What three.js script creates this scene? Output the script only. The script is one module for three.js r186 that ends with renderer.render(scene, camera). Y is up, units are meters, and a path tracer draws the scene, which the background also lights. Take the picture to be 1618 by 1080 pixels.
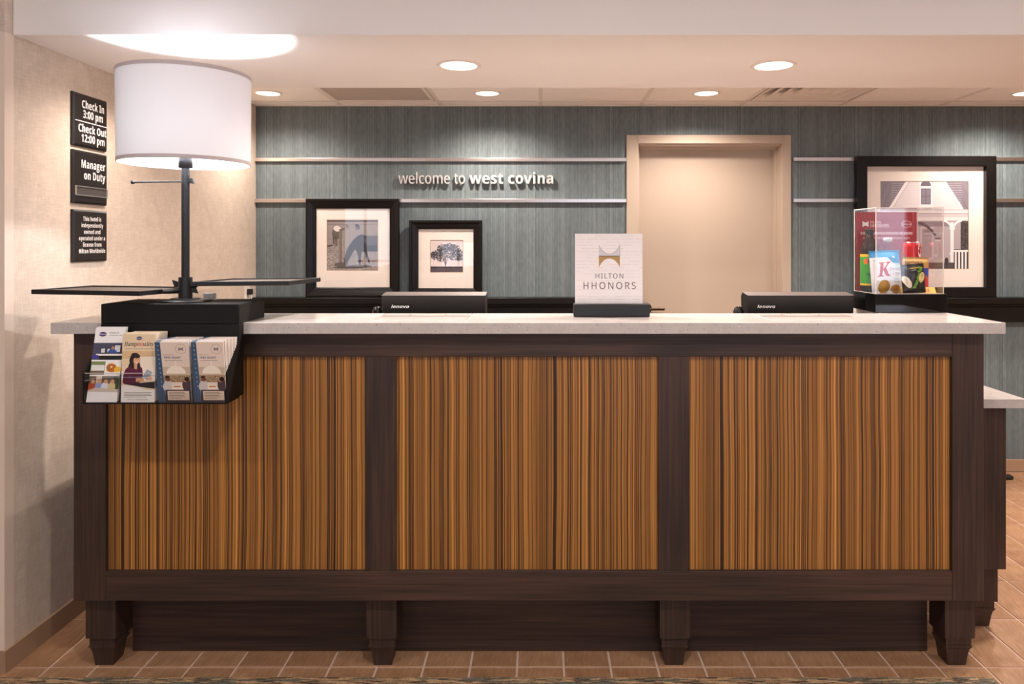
import * as THREE from 'three';
import { RoundedBoxGeometry } from 'three/addons/geometries/RoundedBoxGeometry.js';
import { TextGeometry } from 'three/addons/geometries/TextGeometry.js';
import { FontLoader } from 'three/addons/loaders/FontLoader.js';
import { mergeGeometries } from 'three/addons/utils/BufferGeometryUtils.js';

// ------------------------------------------------------------------ camera, sky, exposure
const scene = new THREE.Scene();
const F = 1150, CX = 855, CY = 384, EYE = 1.39;            // focal length in pixels, vanishing point, eye height
const camera = new THREE.PerspectiveCamera(2 * Math.atan(540 / F) * 180 / Math.PI, 1618 / 1080, 0.05, 60);
camera.position.set(0, EYE, 0);
camera.lookAt(0, EYE, -1);
camera.setViewOffset(1618, 1080, 809 - CX, 540 - CY, 1618, 1080);   // shift lens: verticals stay upright
camera.updateProjectionMatrix();
const renderer = new THREE.WebGLRenderer();
renderer.toneMapping = THREE.LinearToneMapping;
renderer.toneMappingExposure = 1.12;
renderer.shadowMap.enabled = true;
scene.background = new THREE.Color().setRGB(3.2, 3.6, 4.4);          // daylight outside the lobby windows
const WARM = new THREE.Color().setRGB(1.0, 0.86, 0.76);
const NEUTRAL = new THREE.Color().setRGB(1.0, 0.90, 0.82);
const COOL = new THREE.Color().setRGB(0.92, 0.95, 1.0);
const DOWN_SOFFIT = 7.6, DOWN_BACK = 6.0, DOWN_LOBBY = 6.1, LAMP_POWER = 0.92;

// a pixel and a depth give a place
const X = (px, d) => (px - CX) * d / F;
const Y = (py, d) => EYE - (py - CY) * d / F;

// ------------------------------------------------------------------ helpers
let seed = 7;
const rnd = () => { seed = (seed * 1664525 + 1013904223) >>> 0; return seed / 4294967296; };
const reseed = (s) => { seed = s >>> 0; };
const used = new Map();
function numbered(n) { const k = used.get(n) ?? 0; used.set(n, k + 1); return k ? n + '_' + String(k).padStart(3, '0') : n; }
function tag(o, label, category, group, kind) {
  o.userData.label = label; o.userData.category = category;
  if (group) o.userData.group = group;
  if (kind) o.userData.kind = kind;
  return o;
}
function shade(m) { m.castShadow = true; m.receiveShadow = true; return m; }
function thing(name, label, category, [x, y, z] = [0, 0, 0], turn = 0, group) {
  const o = new THREE.Group(); o.name = numbered(name); o.position.set(x, y, z); o.rotation.y = turn; scene.add(o);
  return tag(o, label, category, group);
}
function part(name, geo, mat, parent, pos) {
  const m = shade(new THREE.Mesh(geo, mat)); m.name = name;
  if (pos) m.position.set(...pos);
  parent.add(m); return m;
}
function single(name, geo, mat, label, category, pos, group) {
  const m = part(numbered(name), geo, mat, scene, pos);
  return tag(m, label, category, group);
}
function struct(name, geo, mat, label, category, pos) {
  const m = part(name, geo, mat, scene, pos);
  return tag(m, label, category, null, 'structure');
}
// texture coordinates in metres from positions; v runs along the grain axis
function uvm(geo, grain = 'y') {
  const g = geo.index ? geo.toNonIndexed() : geo, p = g.attributes.position, uv = new Float32Array(p.count * 2);
  const a = new THREE.Vector3(), b = new THREE.Vector3(), c = new THREE.Vector3(), gi = 'xyz'.indexOf(grain);
  for (let i = 0; i < p.count; i += 3) {
    a.fromBufferAttribute(p, i); b.fromBufferAttribute(p, i + 1); c.fromBufferAttribute(p, i + 2);
    const n = b.clone().sub(a).cross(c.clone().sub(a)).toArray().map(Math.abs), k = n.indexOf(Math.max(...n));
    const rest = [0, 1, 2].filter((q) => q !== k); let v = rest.includes(gi) ? gi : rest[1]; const u = rest.find((q) => q !== v);
    [a, b, c].forEach((w, j) => { uv[(i + j) * 2] = w.getComponent(u); uv[(i + j) * 2 + 1] = w.getComponent(v); });
  }
  g.setAttribute('uv', new THREE.BufferAttribute(uv, 2));
  return g;
}
// box given by its limits, edges rounded by r
function span(x0, x1, y0, y1, z0, z1, r = 0, grain = 'y') {
  const w = x1 - x0, h = y1 - y0, d = z1 - z0;
  const g = r ? new RoundedBoxGeometry(w, h, d, 1, r) : new THREE.BoxGeometry(w, h, d);
  g.translate((x0 + x1) / 2, (y0 + y1) / 2, (z0 + z1) / 2);
  return uvm(g, grain);
}
const join = (list) => mergeGeometries(list.map((g) => (g.index ? g.toNonIndexed() : g)));
// square section lofted through [height, half width x, half width z, dx, dz]
function squareLoft(levels) {
  const pos = [], ring = ([y, a, b = a, dx = 0, dz = 0]) => [[-a + dx, y, b + dz], [a + dx, y, b + dz], [a + dx, y, -b + dz], [-a + dx, y, -b + dz]];
  const quad = (p, q, r, s) => pos.push(...p, ...q, ...r, ...p, ...r, ...s);
  for (let i = 0; i + 1 < levels.length; i++) { const A = ring(levels[i]), B = ring(levels[i + 1]); for (let k = 0; k < 4; k++) quad(A[k], A[(k + 1) % 4], B[(k + 1) % 4], B[k]); }
  const A = ring(levels[0]), B = ring(levels.at(-1)); quad(A[3], A[2], A[1], A[0]); quad(B[0], B[1], B[2], B[3]);
  const g = new THREE.BufferGeometry(); g.setAttribute('position', new THREE.Float32BufferAttribute(pos, 3)); g.computeVertexNormals();
  return g;
}
// a profile of [inset, depth] swept around a w x h rectangle standing in the xy plane, front towards +z
function rectSweep(w, h, profile) {
  const pos = [], corner = (k, [i, d]) => [[-w / 2 + i, -h / 2 + i, d], [w / 2 - i, -h / 2 + i, d], [w / 2 - i, h / 2 - i, d], [-w / 2 + i, h / 2 - i, d]][k];
  for (let j = 0; j + 1 < profile.length; j++) for (let k = 0; k < 4; k++) {
    const p = corner(k, profile[j]), q = corner((k + 1) % 4, profile[j]), r = corner((k + 1) % 4, profile[j + 1]), s = corner(k, profile[j + 1]);
    pos.push(...p, ...q, ...r, ...p, ...r, ...s);
  }
  const g = new THREE.BufferGeometry(); g.setAttribute('position', new THREE.Float32BufferAttribute(pos, 3)); g.computeVertexNormals();
  return uvm(g, 'y');
}
// polygon in x and y, thickness d along z
function slab(points, d, bevel = 0) {
  const s = new THREE.Shape(points.map(([x, y]) => new THREE.Vector2(x, y)));
  return new THREE.ExtrudeGeometry(s, { depth: d, bevelEnabled: bevel > 0, bevelSize: bevel, bevelThickness: bevel, bevelSegments: 1 });
}
function tubeAlong(points, r, seg = 24, closed = false) {
  return new THREE.TubeGeometry(new THREE.CatmullRomCurve3(points.map((p) => new THREE.Vector3(...p)), closed, 'catmullrom', 0.1), seg, r, 8, closed);
}
const cyl = (r0, r1, h, n = 28) => new THREE.CylinderGeometry(r0, r1, h, n);
const lathe = (pts, n = 36) => new THREE.LatheGeometry(pts.map(([x, y]) => new THREE.Vector2(x, y)), n);

// ------------------------------------------------------------------ textures
// value noise that repeats: u and v run 0..1 over the texture, nx and ny cells across
function grain(seedN) {
  reseed(seedN); const t = Float32Array.from({ length: 4096 }, rnd), at = (i, j) => t[(i * 73 + j * 1409 + ((i * j) % 613) * 7) & 4095];
  return (u, v, nx, ny = 1) => { const x = u * nx, y = v * ny, i = Math.floor(x), j = Math.floor(y), f = x - i, g = y - j, q = f * f * (3 - 2 * f), w = g * g * (3 - 2 * g), m = (k, n) => ((k % n) + n) % n; const i0 = m(i, nx), i1 = m(i + 1, nx), j0 = m(j, ny), j1 = m(j + 1, ny); return (at(i0, j0) * (1 - q) + at(i1, j0) * q) * (1 - w) + (at(i0, j1) * (1 - q) + at(i1, j1) * q) * w - 0.5; };
}
function pixels(w, h, f, metres = 1, metresV = metres) {
  const d = new Uint8Array(w * h * 4);
  for (let y = 0; y < h; y++) for (let x = 0; x < w; x++) { const c = f(x / w, y / h, x, y), o = (y * w + x) * 4; for (let k = 0; k < 3; k++) d[o + k] = Math.max(0, Math.min(255, c[k])); d[o + 3] = 255; }
  const t = new THREE.DataTexture(d, w, h); t.colorSpace = THREE.SRGBColorSpace; t.wrapS = t.wrapT = THREE.RepeatWrapping; t.magFilter = THREE.LinearFilter; t.minFilter = THREE.LinearMipmapLinearFilter; t.generateMipmaps = true;
  t.repeat.set(1 / metres, 1 / metresV); t.needsUpdate = true; return t;
}
function drawn(w, h, f) {
  const c = document.createElement('canvas'); c.width = w; c.height = h; const x = c.getContext('2d'); f(x, w, h);
  const t = new THREE.CanvasTexture(c); t.colorSpace = THREE.SRGBColorSpace; t.anisotropy = 8; return t;
}
const mix = (a, b, t) => a.map((v, k) => v + (b[k] - v) * t);
const std = (o) => new THREE.MeshStandardMaterial(o);
const phy = (o) => new THREE.MeshPhysicalMaterial(o);

// striped veneer: fine vertical figure, dark lines and pale lines, slightly wandering
const zebraTex = (() => {
  const n = grain(3), w = grain(23), l = grain(9);
  return pixels(2048, 128, (u0, v) => {
    const u = u0 + w(u0, v, 9, 4) * 0.006 + w(u0, v, 60, 5) * 0.0008;
    let t = 0.50 + 0.08 * n(u, 0, 12) + 0.10 * n(u, 0, 47) + 0.12 * n(u, 0, 163) + 0.52 * n(u, 0.5, 337) + 0.40 * n(u, 0.25, 661) + 0.12 * l(u, v, 500, 9);
    const line = l(u, 0, 463); if (line > 0.22) t -= (line - 0.22) * 2.8;
    const pale = l(u, 0, 227); if (pale > 0.30) t += (pale - 0.30) * 1.8;
    t = Math.max(0, Math.min(1, t));
    return t < 0.5 ? mix([50, 29, 13], [154, 103, 46], t * 2) : mix([154, 103, 46], [214, 152, 80], t * 2 - 1);
  }, 0.86, 1.1);
})();
const darkWoodTex = (() => {
  const n = grain(41), m = grain(47);
  return pixels(512, 512, (u, v) => mix([42, 29, 24], [88, 62, 51], 0.5 + 0.5 * n(u, v, 110, 7) + 0.3 * m(u, v, 230, 14) + 0.7 * n(u, v, 7, 3) + 0.35 * m(u, v, 17, 6)), 0.6, 1.5);
})();
const quartzTex = (() => {
  const n = grain(53); reseed(61);
  const spots = new Float32Array(512 * 512); for (let k = 0; k < 1000; k++) { const px = Math.floor(rnd() * 512), py = Math.floor(rnd() * 512), s = rnd(); spots[py * 512 + px] = s; if (s > 0.6) { spots[py * 512 + (px + 1) % 512] = s; spots[((py + 1) % 512) * 512 + px] = s; } }
  return pixels(512, 512, (u, v, x, y) => { const s = spots[y * 512 + x], t = 198 + 8 * n(u, v, 128, 128) + 8 * n(u, v, 31, 31); return s ? (s > 0.85 ? [250, 248, 246] : [t - 70, t - 80, t - 84]) : [t, t - 7, t - 10]; }, 0.7);
})();
const linenTex = (() => {
  const a = grain(67), b = grain(71);
  return pixels(512, 512, (u, v) => { const t = 13 * a(u, v, 256, 22) + 13 * b(u, v, 22, 256) + 8 * a(u, v, 16, 16); return [208 + t, 192 + t, 176 + t]; }, 0.5);
})();
const striaTex = (() => {
  const a = grain(79), b = grain(83);
  return pixels(1024, 256, (u, v) => { const t = 26 * a(u, 0, 401) + 14 * b(u, 0, 131) + 10 * a(u, 0, 23) + 10 * b(u, v, 63, 40) + 12 * a(u, v, 300, 60); return [103 + t, 114 + t, 117 + t]; }, 0.8, 1.2);
})();
const tileTex = [0, 1, 2, 3].map((k) => {
  const n = grain(103 + k), m = grain(131 + k), tone = [0, 6, -7, 2][k];
  return pixels(128, 256, (u, v) => { const t = 20 * n(u + v * 0.3, v, 42, 12) + 18 * m(u, v, 4, 6) + 10 * n(u, v, 100, 80) + tone; return [164 + t, 125 + t, 94 + t]; }, 0.16, 0.32);
});
const rugTex = (() => {
  const a = grain(113), b = grain(127);
  return pixels(1024, 512, (u, v) => { const t = a(u, v, 42, 160) + 0.5, q = b(u, v, 300, 400), w = b(u, v, 17, 100) + 0.5; const col = w > 0.62 ? [104, 104, 92] : t > 0.55 ? [186, 154, 116] : t > 0.35 ? [150, 120, 90] : [78, 66, 56]; return col.map((z) => z + q * 70); }, 1.2, 0.5);
})();
const panelTex = (() => { const n = grain(137); return pixels(256, 256, (u, v) => { const t = 8 * n(u, v, 200, 200) + 5 * n(u, v, 50, 50); return [246 + t, 241 + t, 237 + t]; }, 0.3); })();

// ------------------------------------------------------------------ materials
const M = {
  linen: std({ map: linenTex, roughness: 0.9 }),
  stria: std({ map: striaTex, roughness: 0.62 }),
  paint: std({ color: '#f0ebe8', roughness: 0.9 }),
  lobbyPaint: std({ color: '#d9d0c6', roughness: 0.9 }),
  panel: std({ map: panelTex, roughness: 0.95 }),
  gridBar: std({ color: '#e4ddd6', roughness: 0.6 }),
  cream: std({ color: '#b8a796', roughness: 0.5 }),
  guard: std({ color: '#e2cfc0', roughness: 0.5 }),
  base: std({ color: '#a08268', roughness: 0.7 }),
  grout: std({ color: '#d3b9ab', roughness: 0.95 }),
  tiles: tileTex.map((t) => std({ map: t, roughness: 0.45 })),
  rug: std({ map: rugTex, roughness: 1 }),
  darkWood: std({ map: darkWoodTex, roughness: 0.5 }),
  quartz: std({ map: quartzTex, roughness: 0.18 }),
  chrome: std({ color: '#d8d0cc', metalness: 1, roughness: 0.28 }),
  ledge: phy({ color: '#100b0a', roughness: 0.35, specularIntensity: 0.6 }),
  frameBlack: phy({ color: '#0f0b0a', roughness: 0.33, specularIntensity: 0.6 }),
  mat: std({ color: '#ece2da', roughness: 0.95 }),
  matEdge: std({ color: '#a58a62', roughness: 0.8 }),
  glass: phy({ color: '#ffffff', transmission: 1, roughness: 0, thickness: 0, ior: 1.5 }),
  acrylic: phy({ color: '#fbfbfb', transmission: 1, roughness: 0, thickness: 0, ior: 1.45 }),
  acrylicEdge: phy({ color: '#f3ebe6', transmission: 0.45, roughness: 0.25, thickness: 0 }),
  blackSatin: std({ color: '#15110f', roughness: 0.45 }),
  blackBox: phy({ color: '#0c0a09', roughness: 0.6, specularIntensity: 0.6 }),
  blackGloss: std({ color: '#08080a', roughness: 0.06 }),
  lampBlack: std({ color: '#18181a', roughness: 0.42 }),
  shadeCloth: phy({ color: '#f2f2f8', transmission: 0.028, roughness: 1, thickness: 0 }),
  shadeTape: phy({ color: '#c9bfc2', transmission: 0.02, roughness: 1, thickness: 0 }),
  trayPad: std({ color: '#54483f', roughness: 0.5 }),
  white: std({ color: '#e9e4e0', roughness: 0.5 }),
  paper: std({ color: '#efebe8', roughness: 0.7 }),
  bronze: std({ color: '#4a3a2c', metalness: 0.8, roughness: 0.35 }),
  letter: std({ color: '#e8e2de', metalness: 0.55, roughness: 0.35 }),
  plastic: std({ color: '#1b1816', roughness: 0.38 }),
  plasticTop: std({ color: '#544c4a', roughness: 0.45 }),
  ventBlack: std({ color: '#0b0a0a', roughness: 0.6 }),
  silver: std({ color: '#c9c4c0', metalness: 0.9, roughness: 0.3 }),
  printWhite: std({ color: '#f2efec', roughness: 0.6 }),
  grille: std({ color: '#bdb1a8', roughness: 0.8 }),
  lens: std({ color: '#ffffff', emissive: '#fff3e6', emissiveIntensity: 2.2, roughness: 0.5 }),
  lensRing: std({ color: '#efe4da', roughness: 0.5 }),
  bulb: std({ color: '#ffffff', emissive: '#fbfbff', emissiveIntensity: 6 }),
};
const printMat = (t, roughness = 0.4) => std({ map: t, roughness });

// ------------------------------------------------------------------ the room
const WL = -1.74, ZB = -4.44, SOF = 2.074, ACT = 2.225, LOB = 2.75;      // left wall, back wall, ceiling heights
const ZWE = -2.36, ZBK = -2.395, ZSB = -3.21, ZREAR = 3.2, WR = 4.6, WLL = -4.6;
// floor: slab, mortar bed and single tiles
{
  const fl = new THREE.Group(); fl.name = 'floor'; scene.add(fl); tag(fl, 'brown wood look rectangular floor tiles with pale grout', 'floor', null, 'structure');
  part('slab', span(WLL, WR, -0.12, -0.003, ZB - 0.2, ZREAR, 0), M.grout, fl);
  const pw = 0.1535, pd = 0.305, gap = 0.0075, x0 = 1.456, z0 = -2.388;
  const chamfer = (w, d) => squareLoft([[-0.004, w / 2, d / 2], [-0.0012, w / 2, d / 2], [0, w / 2 - 0.0012, d / 2 - 0.0012]]);
  const full = [0, 1, 2, 3].map((k) => { const g = uvm(chamfer(pw - gap, pd - gap), 'z'); const uv = g.attributes.uv; for (let i = 0; i < uv.count; i++) { uv.setX(i, uv.getX(i) + 0.08); uv.setY(i, uv.getY(i) + 0.16); } return g; });
  let k = 0; reseed(211);
  for (let row = -1; row < 7; row++) for (let c = -21; c < 11; c++) {
    const xa = x0 + c * pw, za = z0 - row * pd;                  // each tile from xa to xa+pw, from za back to za-pd
    const zBack = Math.max(za - pd, ZB + 0.012), depth = za - zBack; if (depth < 0.03) continue;
    if (xa + pw / 2 < WL - 0.05 && za - pd / 2 < ZWE + 0.1 - 0.15) continue;
    const v = Math.floor(rnd() * 4), g = depth > pd - 0.001 ? full[v] : uvm(chamfer(pw - gap, depth - gap), 'z');
    part('floor_tile', g, M.tiles[v], fl, [xa + pw / 2, 0, za - depth / 2]);
    k++;
  }
  // the tiles farther off, in the lobby and towards the side wall, as one part
  const rest = [];
  for (let row = -18; row < 7; row++) for (let c = -40; c < 21; c++) {
    if (row >= -1 && c >= -21 && c < 11) continue;
    const xa = x0 + c * pw, za = z0 - row * pd, zBack = Math.max(za - pd, ZB + 0.012), depth = za - zBack;
    if (depth < 0.03 || xa < WLL || xa + pw > WR || za > ZREAR || (xa < WL && zBack < ZWE)) continue;
    const g = (depth > pd - 0.001 ? full[0] : uvm(chamfer(pw - gap, depth - gap), 'z')).clone(); g.translate(xa + pw / 2, 0, za - depth / 2); rest.push(g);
  }
  part('far_floor_tiles', join(rest), M.tiles[0], fl).userData.kind = 'stuff';
}
struct('wall_left', span(WLL - 0.2, WL, 0, LOB, ZB - 0.2, ZWE, 0), M.linen, 'beige woven linen wall with the three black notices', 'wall');
const DX0 = X(1006, 4.44), DX1 = X(1237, 4.44), DTOP = Y(226, 4.44);
struct('wall_back', join([span(WL - 0.02, DX0, 0, LOB, ZB - 0.2, ZB), span(DX1, WR, 0, LOB, ZB - 0.2, ZB), span(DX0, DX1, DTOP, LOB, ZB - 0.2, ZB)]), M.stria, 'blue grey vertically streaked wallpaper behind the desk', 'wall');
struct('wall_right', span(WR, WR + 0.2, 0, LOB, ZB - 0.2, ZREAR + 0.2), M.linen, 'beige side wall of the lobby', 'wall');
struct('wall_side', span(WLL - 0.2, WLL, 0, LOB, ZWE, ZREAR + 0.2), M.lobbyPaint, 'painted wall on the far side of the lobby', 'wall');
// lobby wall behind the viewer with its windows
{
  const wins = [[-3.5, -2.35, 0.95, 2.05], [-1.7, -1.05, 0.95, 1.45], [3.2, 4.35, 0.9, 2.2], [0.2, 2.2, 0.9, 2.2]];
  const s = new THREE.Shape([[WLL, 0], [WR, 0], [WR, LOB], [WLL, LOB]].map((p) => new THREE.Vector2(...p)));
  for (const [a, b, c, d] of wins) s.holes.push(new THREE.Path([[a, c], [a, d], [b, d], [b, c]].map((p) => new THREE.Vector2(...p))));
  const g = new THREE.ExtrudeGeometry(s, { depth: 0.2, bevelEnabled: false }); g.translate(0, 0, ZREAR);
  struct('wall_front', uvm(g), M.lobbyPaint, 'lobby wall with bright windows facing the desk', 'wall');
  wins.forEach(([a, b, c, d], i) => {
    const w = new THREE.Group(); w.name = 'window_' + (i + 1); scene.add(w); tag(w, 'lobby window with white frame in the wall facing the desk', 'window', 'lobby windows', 'structure');
    w.position.set((a + b) / 2, (c + d) / 2, ZREAR + 0.1);
    part('window_frame', rectSweep(b - a, d - c, [[0, -0.03], [0, 0.03], [0.05, 0.03], [0.05, -0.03], [0, -0.03]]), M.white, w);
    part('mullion', span(-0.02, 0.02, -(d - c) / 2 + 0.05, (d - c) / 2 - 0.05, -0.02, 0.02), M.white, w);
    part('pane', new THREE.PlaneGeometry(b - a - 0.1, d - c - 0.1), M.glass, w);
  });
}
struct('ceiling', span(WLL, WR, LOB, LOB + 0.15, ZB - 0.2, ZREAR + 0.2), M.paint, 'white painted lobby ceiling above the bulkhead', 'ceiling');
struct('ceiling_bulkhead', span(WL, WR, SOF, LOB, ZSB, ZBK, 0.004), M.paint, 'white dropped soffit with two downlights above the desk', 'ceiling');
// suspended ceiling of panels in a metal grid
{
  const gr = new THREE.Group(); gr.name = 'ceiling_grid'; scene.add(gr); tag(gr, 'suspended ceiling of pale panels behind the soffit', 'ceiling', null, 'structure');
  const gx = []; for (let k = -1; k < 11; k++) gx.push(-1.217 + 0.607 * k);
  const xs = [WL, ...gx.filter((v) => v > WL + 0.05 && v < WR - 0.05), WR], zs = [ZB, -4.287, -3.68, ZSB];
  for (let i = 0; i + 1 < xs.length; i++) for (let j = 0; j + 1 < zs.length; j++) {
    if (j === 1 && (i === 1 || i === 5)) continue;                 // grille and diffuser fill these openings
    part('ceiling_panel', span(xs[i] + 0.004, xs[i + 1] - 0.004, ACT + 0.003, ACT + 0.018, zs[j] + 0.004, zs[j + 1] - 0.004, 0.002), M.panel, gr);
  }
  for (const x of xs.slice(1, -1)) part('grid_bar', span(x - 0.011, x + 0.011, ACT, ACT + 0.03, ZB, ZSB), M.gridBar, gr);
  part('grid_bar', span(WL, WR, ACT - 0.0005, ACT + 0.03, -4.298, -4.276), M.gridBar, gr);
  part('wall_angle', span(WL, WR, ACT - 0.0005, ACT + 0.02, ZB, ZB + 0.012), M.gridBar, gr);
  part('deck', span(WL, WR, ACT + 0.06, ACT + 0.1, ZB, ZSB), M.paint, gr);
}
// corner guard, skirting, metal strips
struct('trim_1', join([span(WL - 0.07, WL, 0.072, SOF, ZWE, ZWE + 0.004), span(WL, WL + 0.003, 0.072, SOF, ZWE - 0.037, ZWE + 0.004)]), M.guard, 'pale corner guard on the end of the beige wall', 'corner guard');
struct('baseboard_left', join([span(WL, WL + 0.011, 0, 0.072, ZB, ZWE + 0.011, 0, 'z'), span(WLL, WL, 0, 0.072, ZWE, ZWE + 0.011, 0, 'x')]), M.base, 'tan tile skirting along the beige wall', 'baseboard');
struct('baseboard_back', span(X(1252, 4.44), WR, 0, 0.074, ZB, ZB + 0.011, 0.003, 'x'), M.base, 'tan skirting below the blue wall beside the door', 'baseboard');
const CAS0 = X(990, 4.43), CAS1 = X(1250, 4.43), CASTOP = Y(213, 4.43);
{
  const bars = [[WL, CAS0 - 0.002, 'long brushed metal strip above the welcome lettering', 252.3], [WL, CAS0 - 0.002, 'long brushed metal strip below the welcome lettering', 317], [CAS1 + 0.012, WR, 'upper brushed metal strip beside the door', 251.5], [CAS1 + 0.012, WR, 'lower brushed metal strip beside the door', 316.5]];
  bars.forEach(([a, b, label, py], i) => { const y = Y(py, 4.43); struct('trim_' + (i + 2), span(a, b, y - 0.011, y + 0.011, ZB, ZB + 0.022, 0.002, 'x'), M.chrome, label, 'wall trim'); });
}
// the door with its casing, leaf and lever
{
  const d = new THREE.Group(); d.name = 'door_1'; scene.add(d); tag(d, 'cream flush door in a cream casing behind the desk', 'door', null, 'structure');
  const z1 = ZB + 0.012;
  part('casing', join([span(CAS0, DX0 + 0.008, 0, CASTOP, ZB - 0.02, z1, 0.003), span(DX1 - 0.008, CAS1, 0, CASTOP, ZB - 0.02, z1, 0.003), span(DX0, DX1, DTOP - 0.004, CASTOP, ZB - 0.02, z1, 0.003)]), M.cream, d);
  part('jamb', join([span(DX0, DX0 + 0.012, 0, DTOP, ZB - 0.17, ZB - 0.005), span(DX1 - 0.012, DX1, 0, DTOP, ZB - 0.17, ZB - 0.005), span(DX0, DX1, DTOP - 0.012, DTOP, ZB - 0.17, ZB - 0.005)]), M.cream, d);
  part('door_stop', join([span(DX1 - 0.026, DX1 - 0.010, 0, DTOP - 0.012, ZB - 0.13, ZB - 0.075, 0.002), span(DX0 + 0.010, DX0 + 0.026, 0, DTOP - 0.012, ZB - 0.13, ZB - 0.075, 0.002), span(DX0 + 0.02, DX1 - 0.02, DTOP - 0.026, DTOP - 0.010, ZB - 0.13, ZB - 0.075, 0.002)]), M.cream, d);
  const leaf = part('door_leaf', span(DX0 + 0.012, DX1 - 0.012, 0.008, DTOP - 0.012, ZB - 0.17, ZB - 0.13, 0.001), M.cream, d);
  const hx = X(1021, 4.57), hy = Y(487, 4.57), hz = ZB - 0.13;
  const rose = cyl(0.034, 0.036, 0.012); rose.rotateX(Math.PI / 2); rose.translate(hx, hy, hz + 0.006);
  const stem = cyl(0.011, 0.011, 0.05); stem.rotateX(Math.PI / 2); stem.translate(hx, hy, hz + 0.03);
  const lev = new RoundedBoxGeometry(0.115, 0.017, 0.014, 2, 0.006); lev.translate(hx + 0.05, hy, hz + 0.055);
  part('lever_handle', join([rose, stem, lev]), M.bronze, leaf).userData.label = 'dark bronze lever handle';
}
// dark picture ledge on the back wall, either side of the door
{
  const top = Y(470, 4.36), bot = Y(509, 4.39);
  const ledge = (a, b, label) => {
    const t = thing('picture_ledge', label, 'shelf', [(a + b) / 2, bot, ZB]); const w = (b - a) / 2, h = top - bot;
    part('shelf_board', span(-w, w, h - 0.038, h, 0, 0.09, 0.004, 'x'), M.ledge, t);
    part('cove', span(-w, w, h - 0.056, h - 0.038, 0, 0.066, 0.004, 'x'), M.ledge, t);
    part('fascia', span(-w, w, 0, h - 0.056, 0, 0.052, 0.004, 'x'), M.ledge, t);
  };
  ledge(WL + 0.002, CAS0 - 0.002, 'long dark wooden picture ledge below the welcome lettering');
  ledge(CAS1 + 0.002, WR - 0.01, 'dark wooden picture ledge carrying the house photograph');
}

// ------------------------------------------------------------------ ceiling lights
function downlight(x, y, z, r, power, color, label, group, angle = 1.35, pen = 0.55) {
  const t = thing('downlight', label, 'ceiling light', [x, y, z], 0, group);
  part('trim_ring', lathe([[r * 0.80, 0.002], [r * 0.82, -0.004], [r * 0.95, -0.006], [r, -0.002], [r, 0.002]], 40), M.lensRing, t);
  const lens = cyl(r * 0.82, r * 0.82, 0.004, 40); lens.translate(0, -0.001, 0); part('lens', lens, M.lens, t);
  const s = new THREE.SpotLight(color, power, 0, angle, pen, 2); s.name = 'downlight_beam'; s.position.set(0, -0.012, 0); s.target.position.set(0, -1, 0); s.castShadow = true; s.shadow.radius = 2.4; s.shadow.mapSize.set(1024, 1024); s.shadow.bias = -0.001;
  t.add(s); t.add(s.target); s.target.name = 'beam_target';
  return t;
}
downlight(X(725, 2.80), SOF, -2.80, 0.086, DOWN_SOFFIT, WARM, 'round lit downlight in the soffit over the tree photograph', null);
downlight(X(1222, 2.80), SOF, -2.80, 0.086, DOWN_SOFFIT, WARM, 'round lit downlight in the soffit over the door', null);
downlight(-1.42, SOF, -2.80, 0.086, DOWN_SOFFIT * 0.28, WARM, 'added unseen downlight in the soffit behind the lamp shade', null);  // added to brighten the beige wall, placed where the shade hides it
downlight(2.10, SOF, -2.80, 0.086, DOWN_SOFFIT, WARM, 'round lit downlight in the soffit over the low countertop', null);
downlight(3.31, SOF, -2.80, 0.086, DOWN_SOFFIT, WARM, 'round lit downlight in the soffit next to the side wall', null);
downlight(-1.52, ACT, -4.05, 0.078, DOWN_BACK * 0.6, WARM, 'recessed downlight in the panel next to the beige wall', null);
downlight(-0.30, ACT, -4.05, 0.078, DOWN_BACK, WARM, 'recessed downlight in the panel beside the return grille', null);
downlight(0.919, ACT, -4.05, 0.078, DOWN_BACK, WARM, 'recessed downlight in the panel in front of the door', null);
downlight(2.70, ACT, -4.05, 0.078, DOWN_BACK, WARM, 'recessed downlight in the panel over the house photograph', null);
for (const [x, z, k] of [[0.1, -0.75, 1.5], [-1.7, -0.75, 0.9], [1.9, -0.75, 1.2], [0.1, 1.4, 0.5], [-2.2, 1.4, 0.5], [2.4, 1.4, 0.5]]) downlight(x, LOB, z, 0.10, DOWN_LOBBY * k, NEUTRAL, 'round downlight in the lobby ceiling before the desk', 'lobby downlights', 1.54, 0.68);
// return grille and supply diffuser
{
  const g = thing('return_grille', 'grey perforated return air grille in the suspended ceiling', 'vent', [-1.217 + 0.3035, ACT, -3.984]);
  part('grille_frame', (() => { const q = rectSweep(0.582, 0.582, [[0, -0.002], [0, 0.006], [0.02, 0.006], [0.022, -0.002]]); q.rotateX(Math.PI / 2); return q; })(), M.gridBar, g);
  const face = span(-0.275, 0.275, 0.001, 0.006, -0.275, 0.275); part('grille_face', face, M.grille, g);
  const t = thing('ceiling_diffuser', 'square stepped air diffuser in the suspended ceiling', 'vent', [-1.217 + 0.607 * 4.5, ACT, -3.984]);
  part('back_pan', span(-0.28, 0.28, 0.03, 0.034, -0.28, 0.28), M.gridBar, t);
  for (const [k, s] of [0.57, 0.446, 0.322, 0.198].entries()) { const q = rectSweep(s, s, [[0, 0.0], [0, 0.003], [0.014, 0.003], [0.058, -0.024], [0.057, -0.026], [0, 0.0]]); q.rotateX(Math.PI / 2); part('louver', q, M.gridBar, t, [0, 0.003, 0]); }
  part('core', squareLoft([[0.001, 0.034], [0.012, 0.036]]), M.gridBar, t);
}

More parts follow.
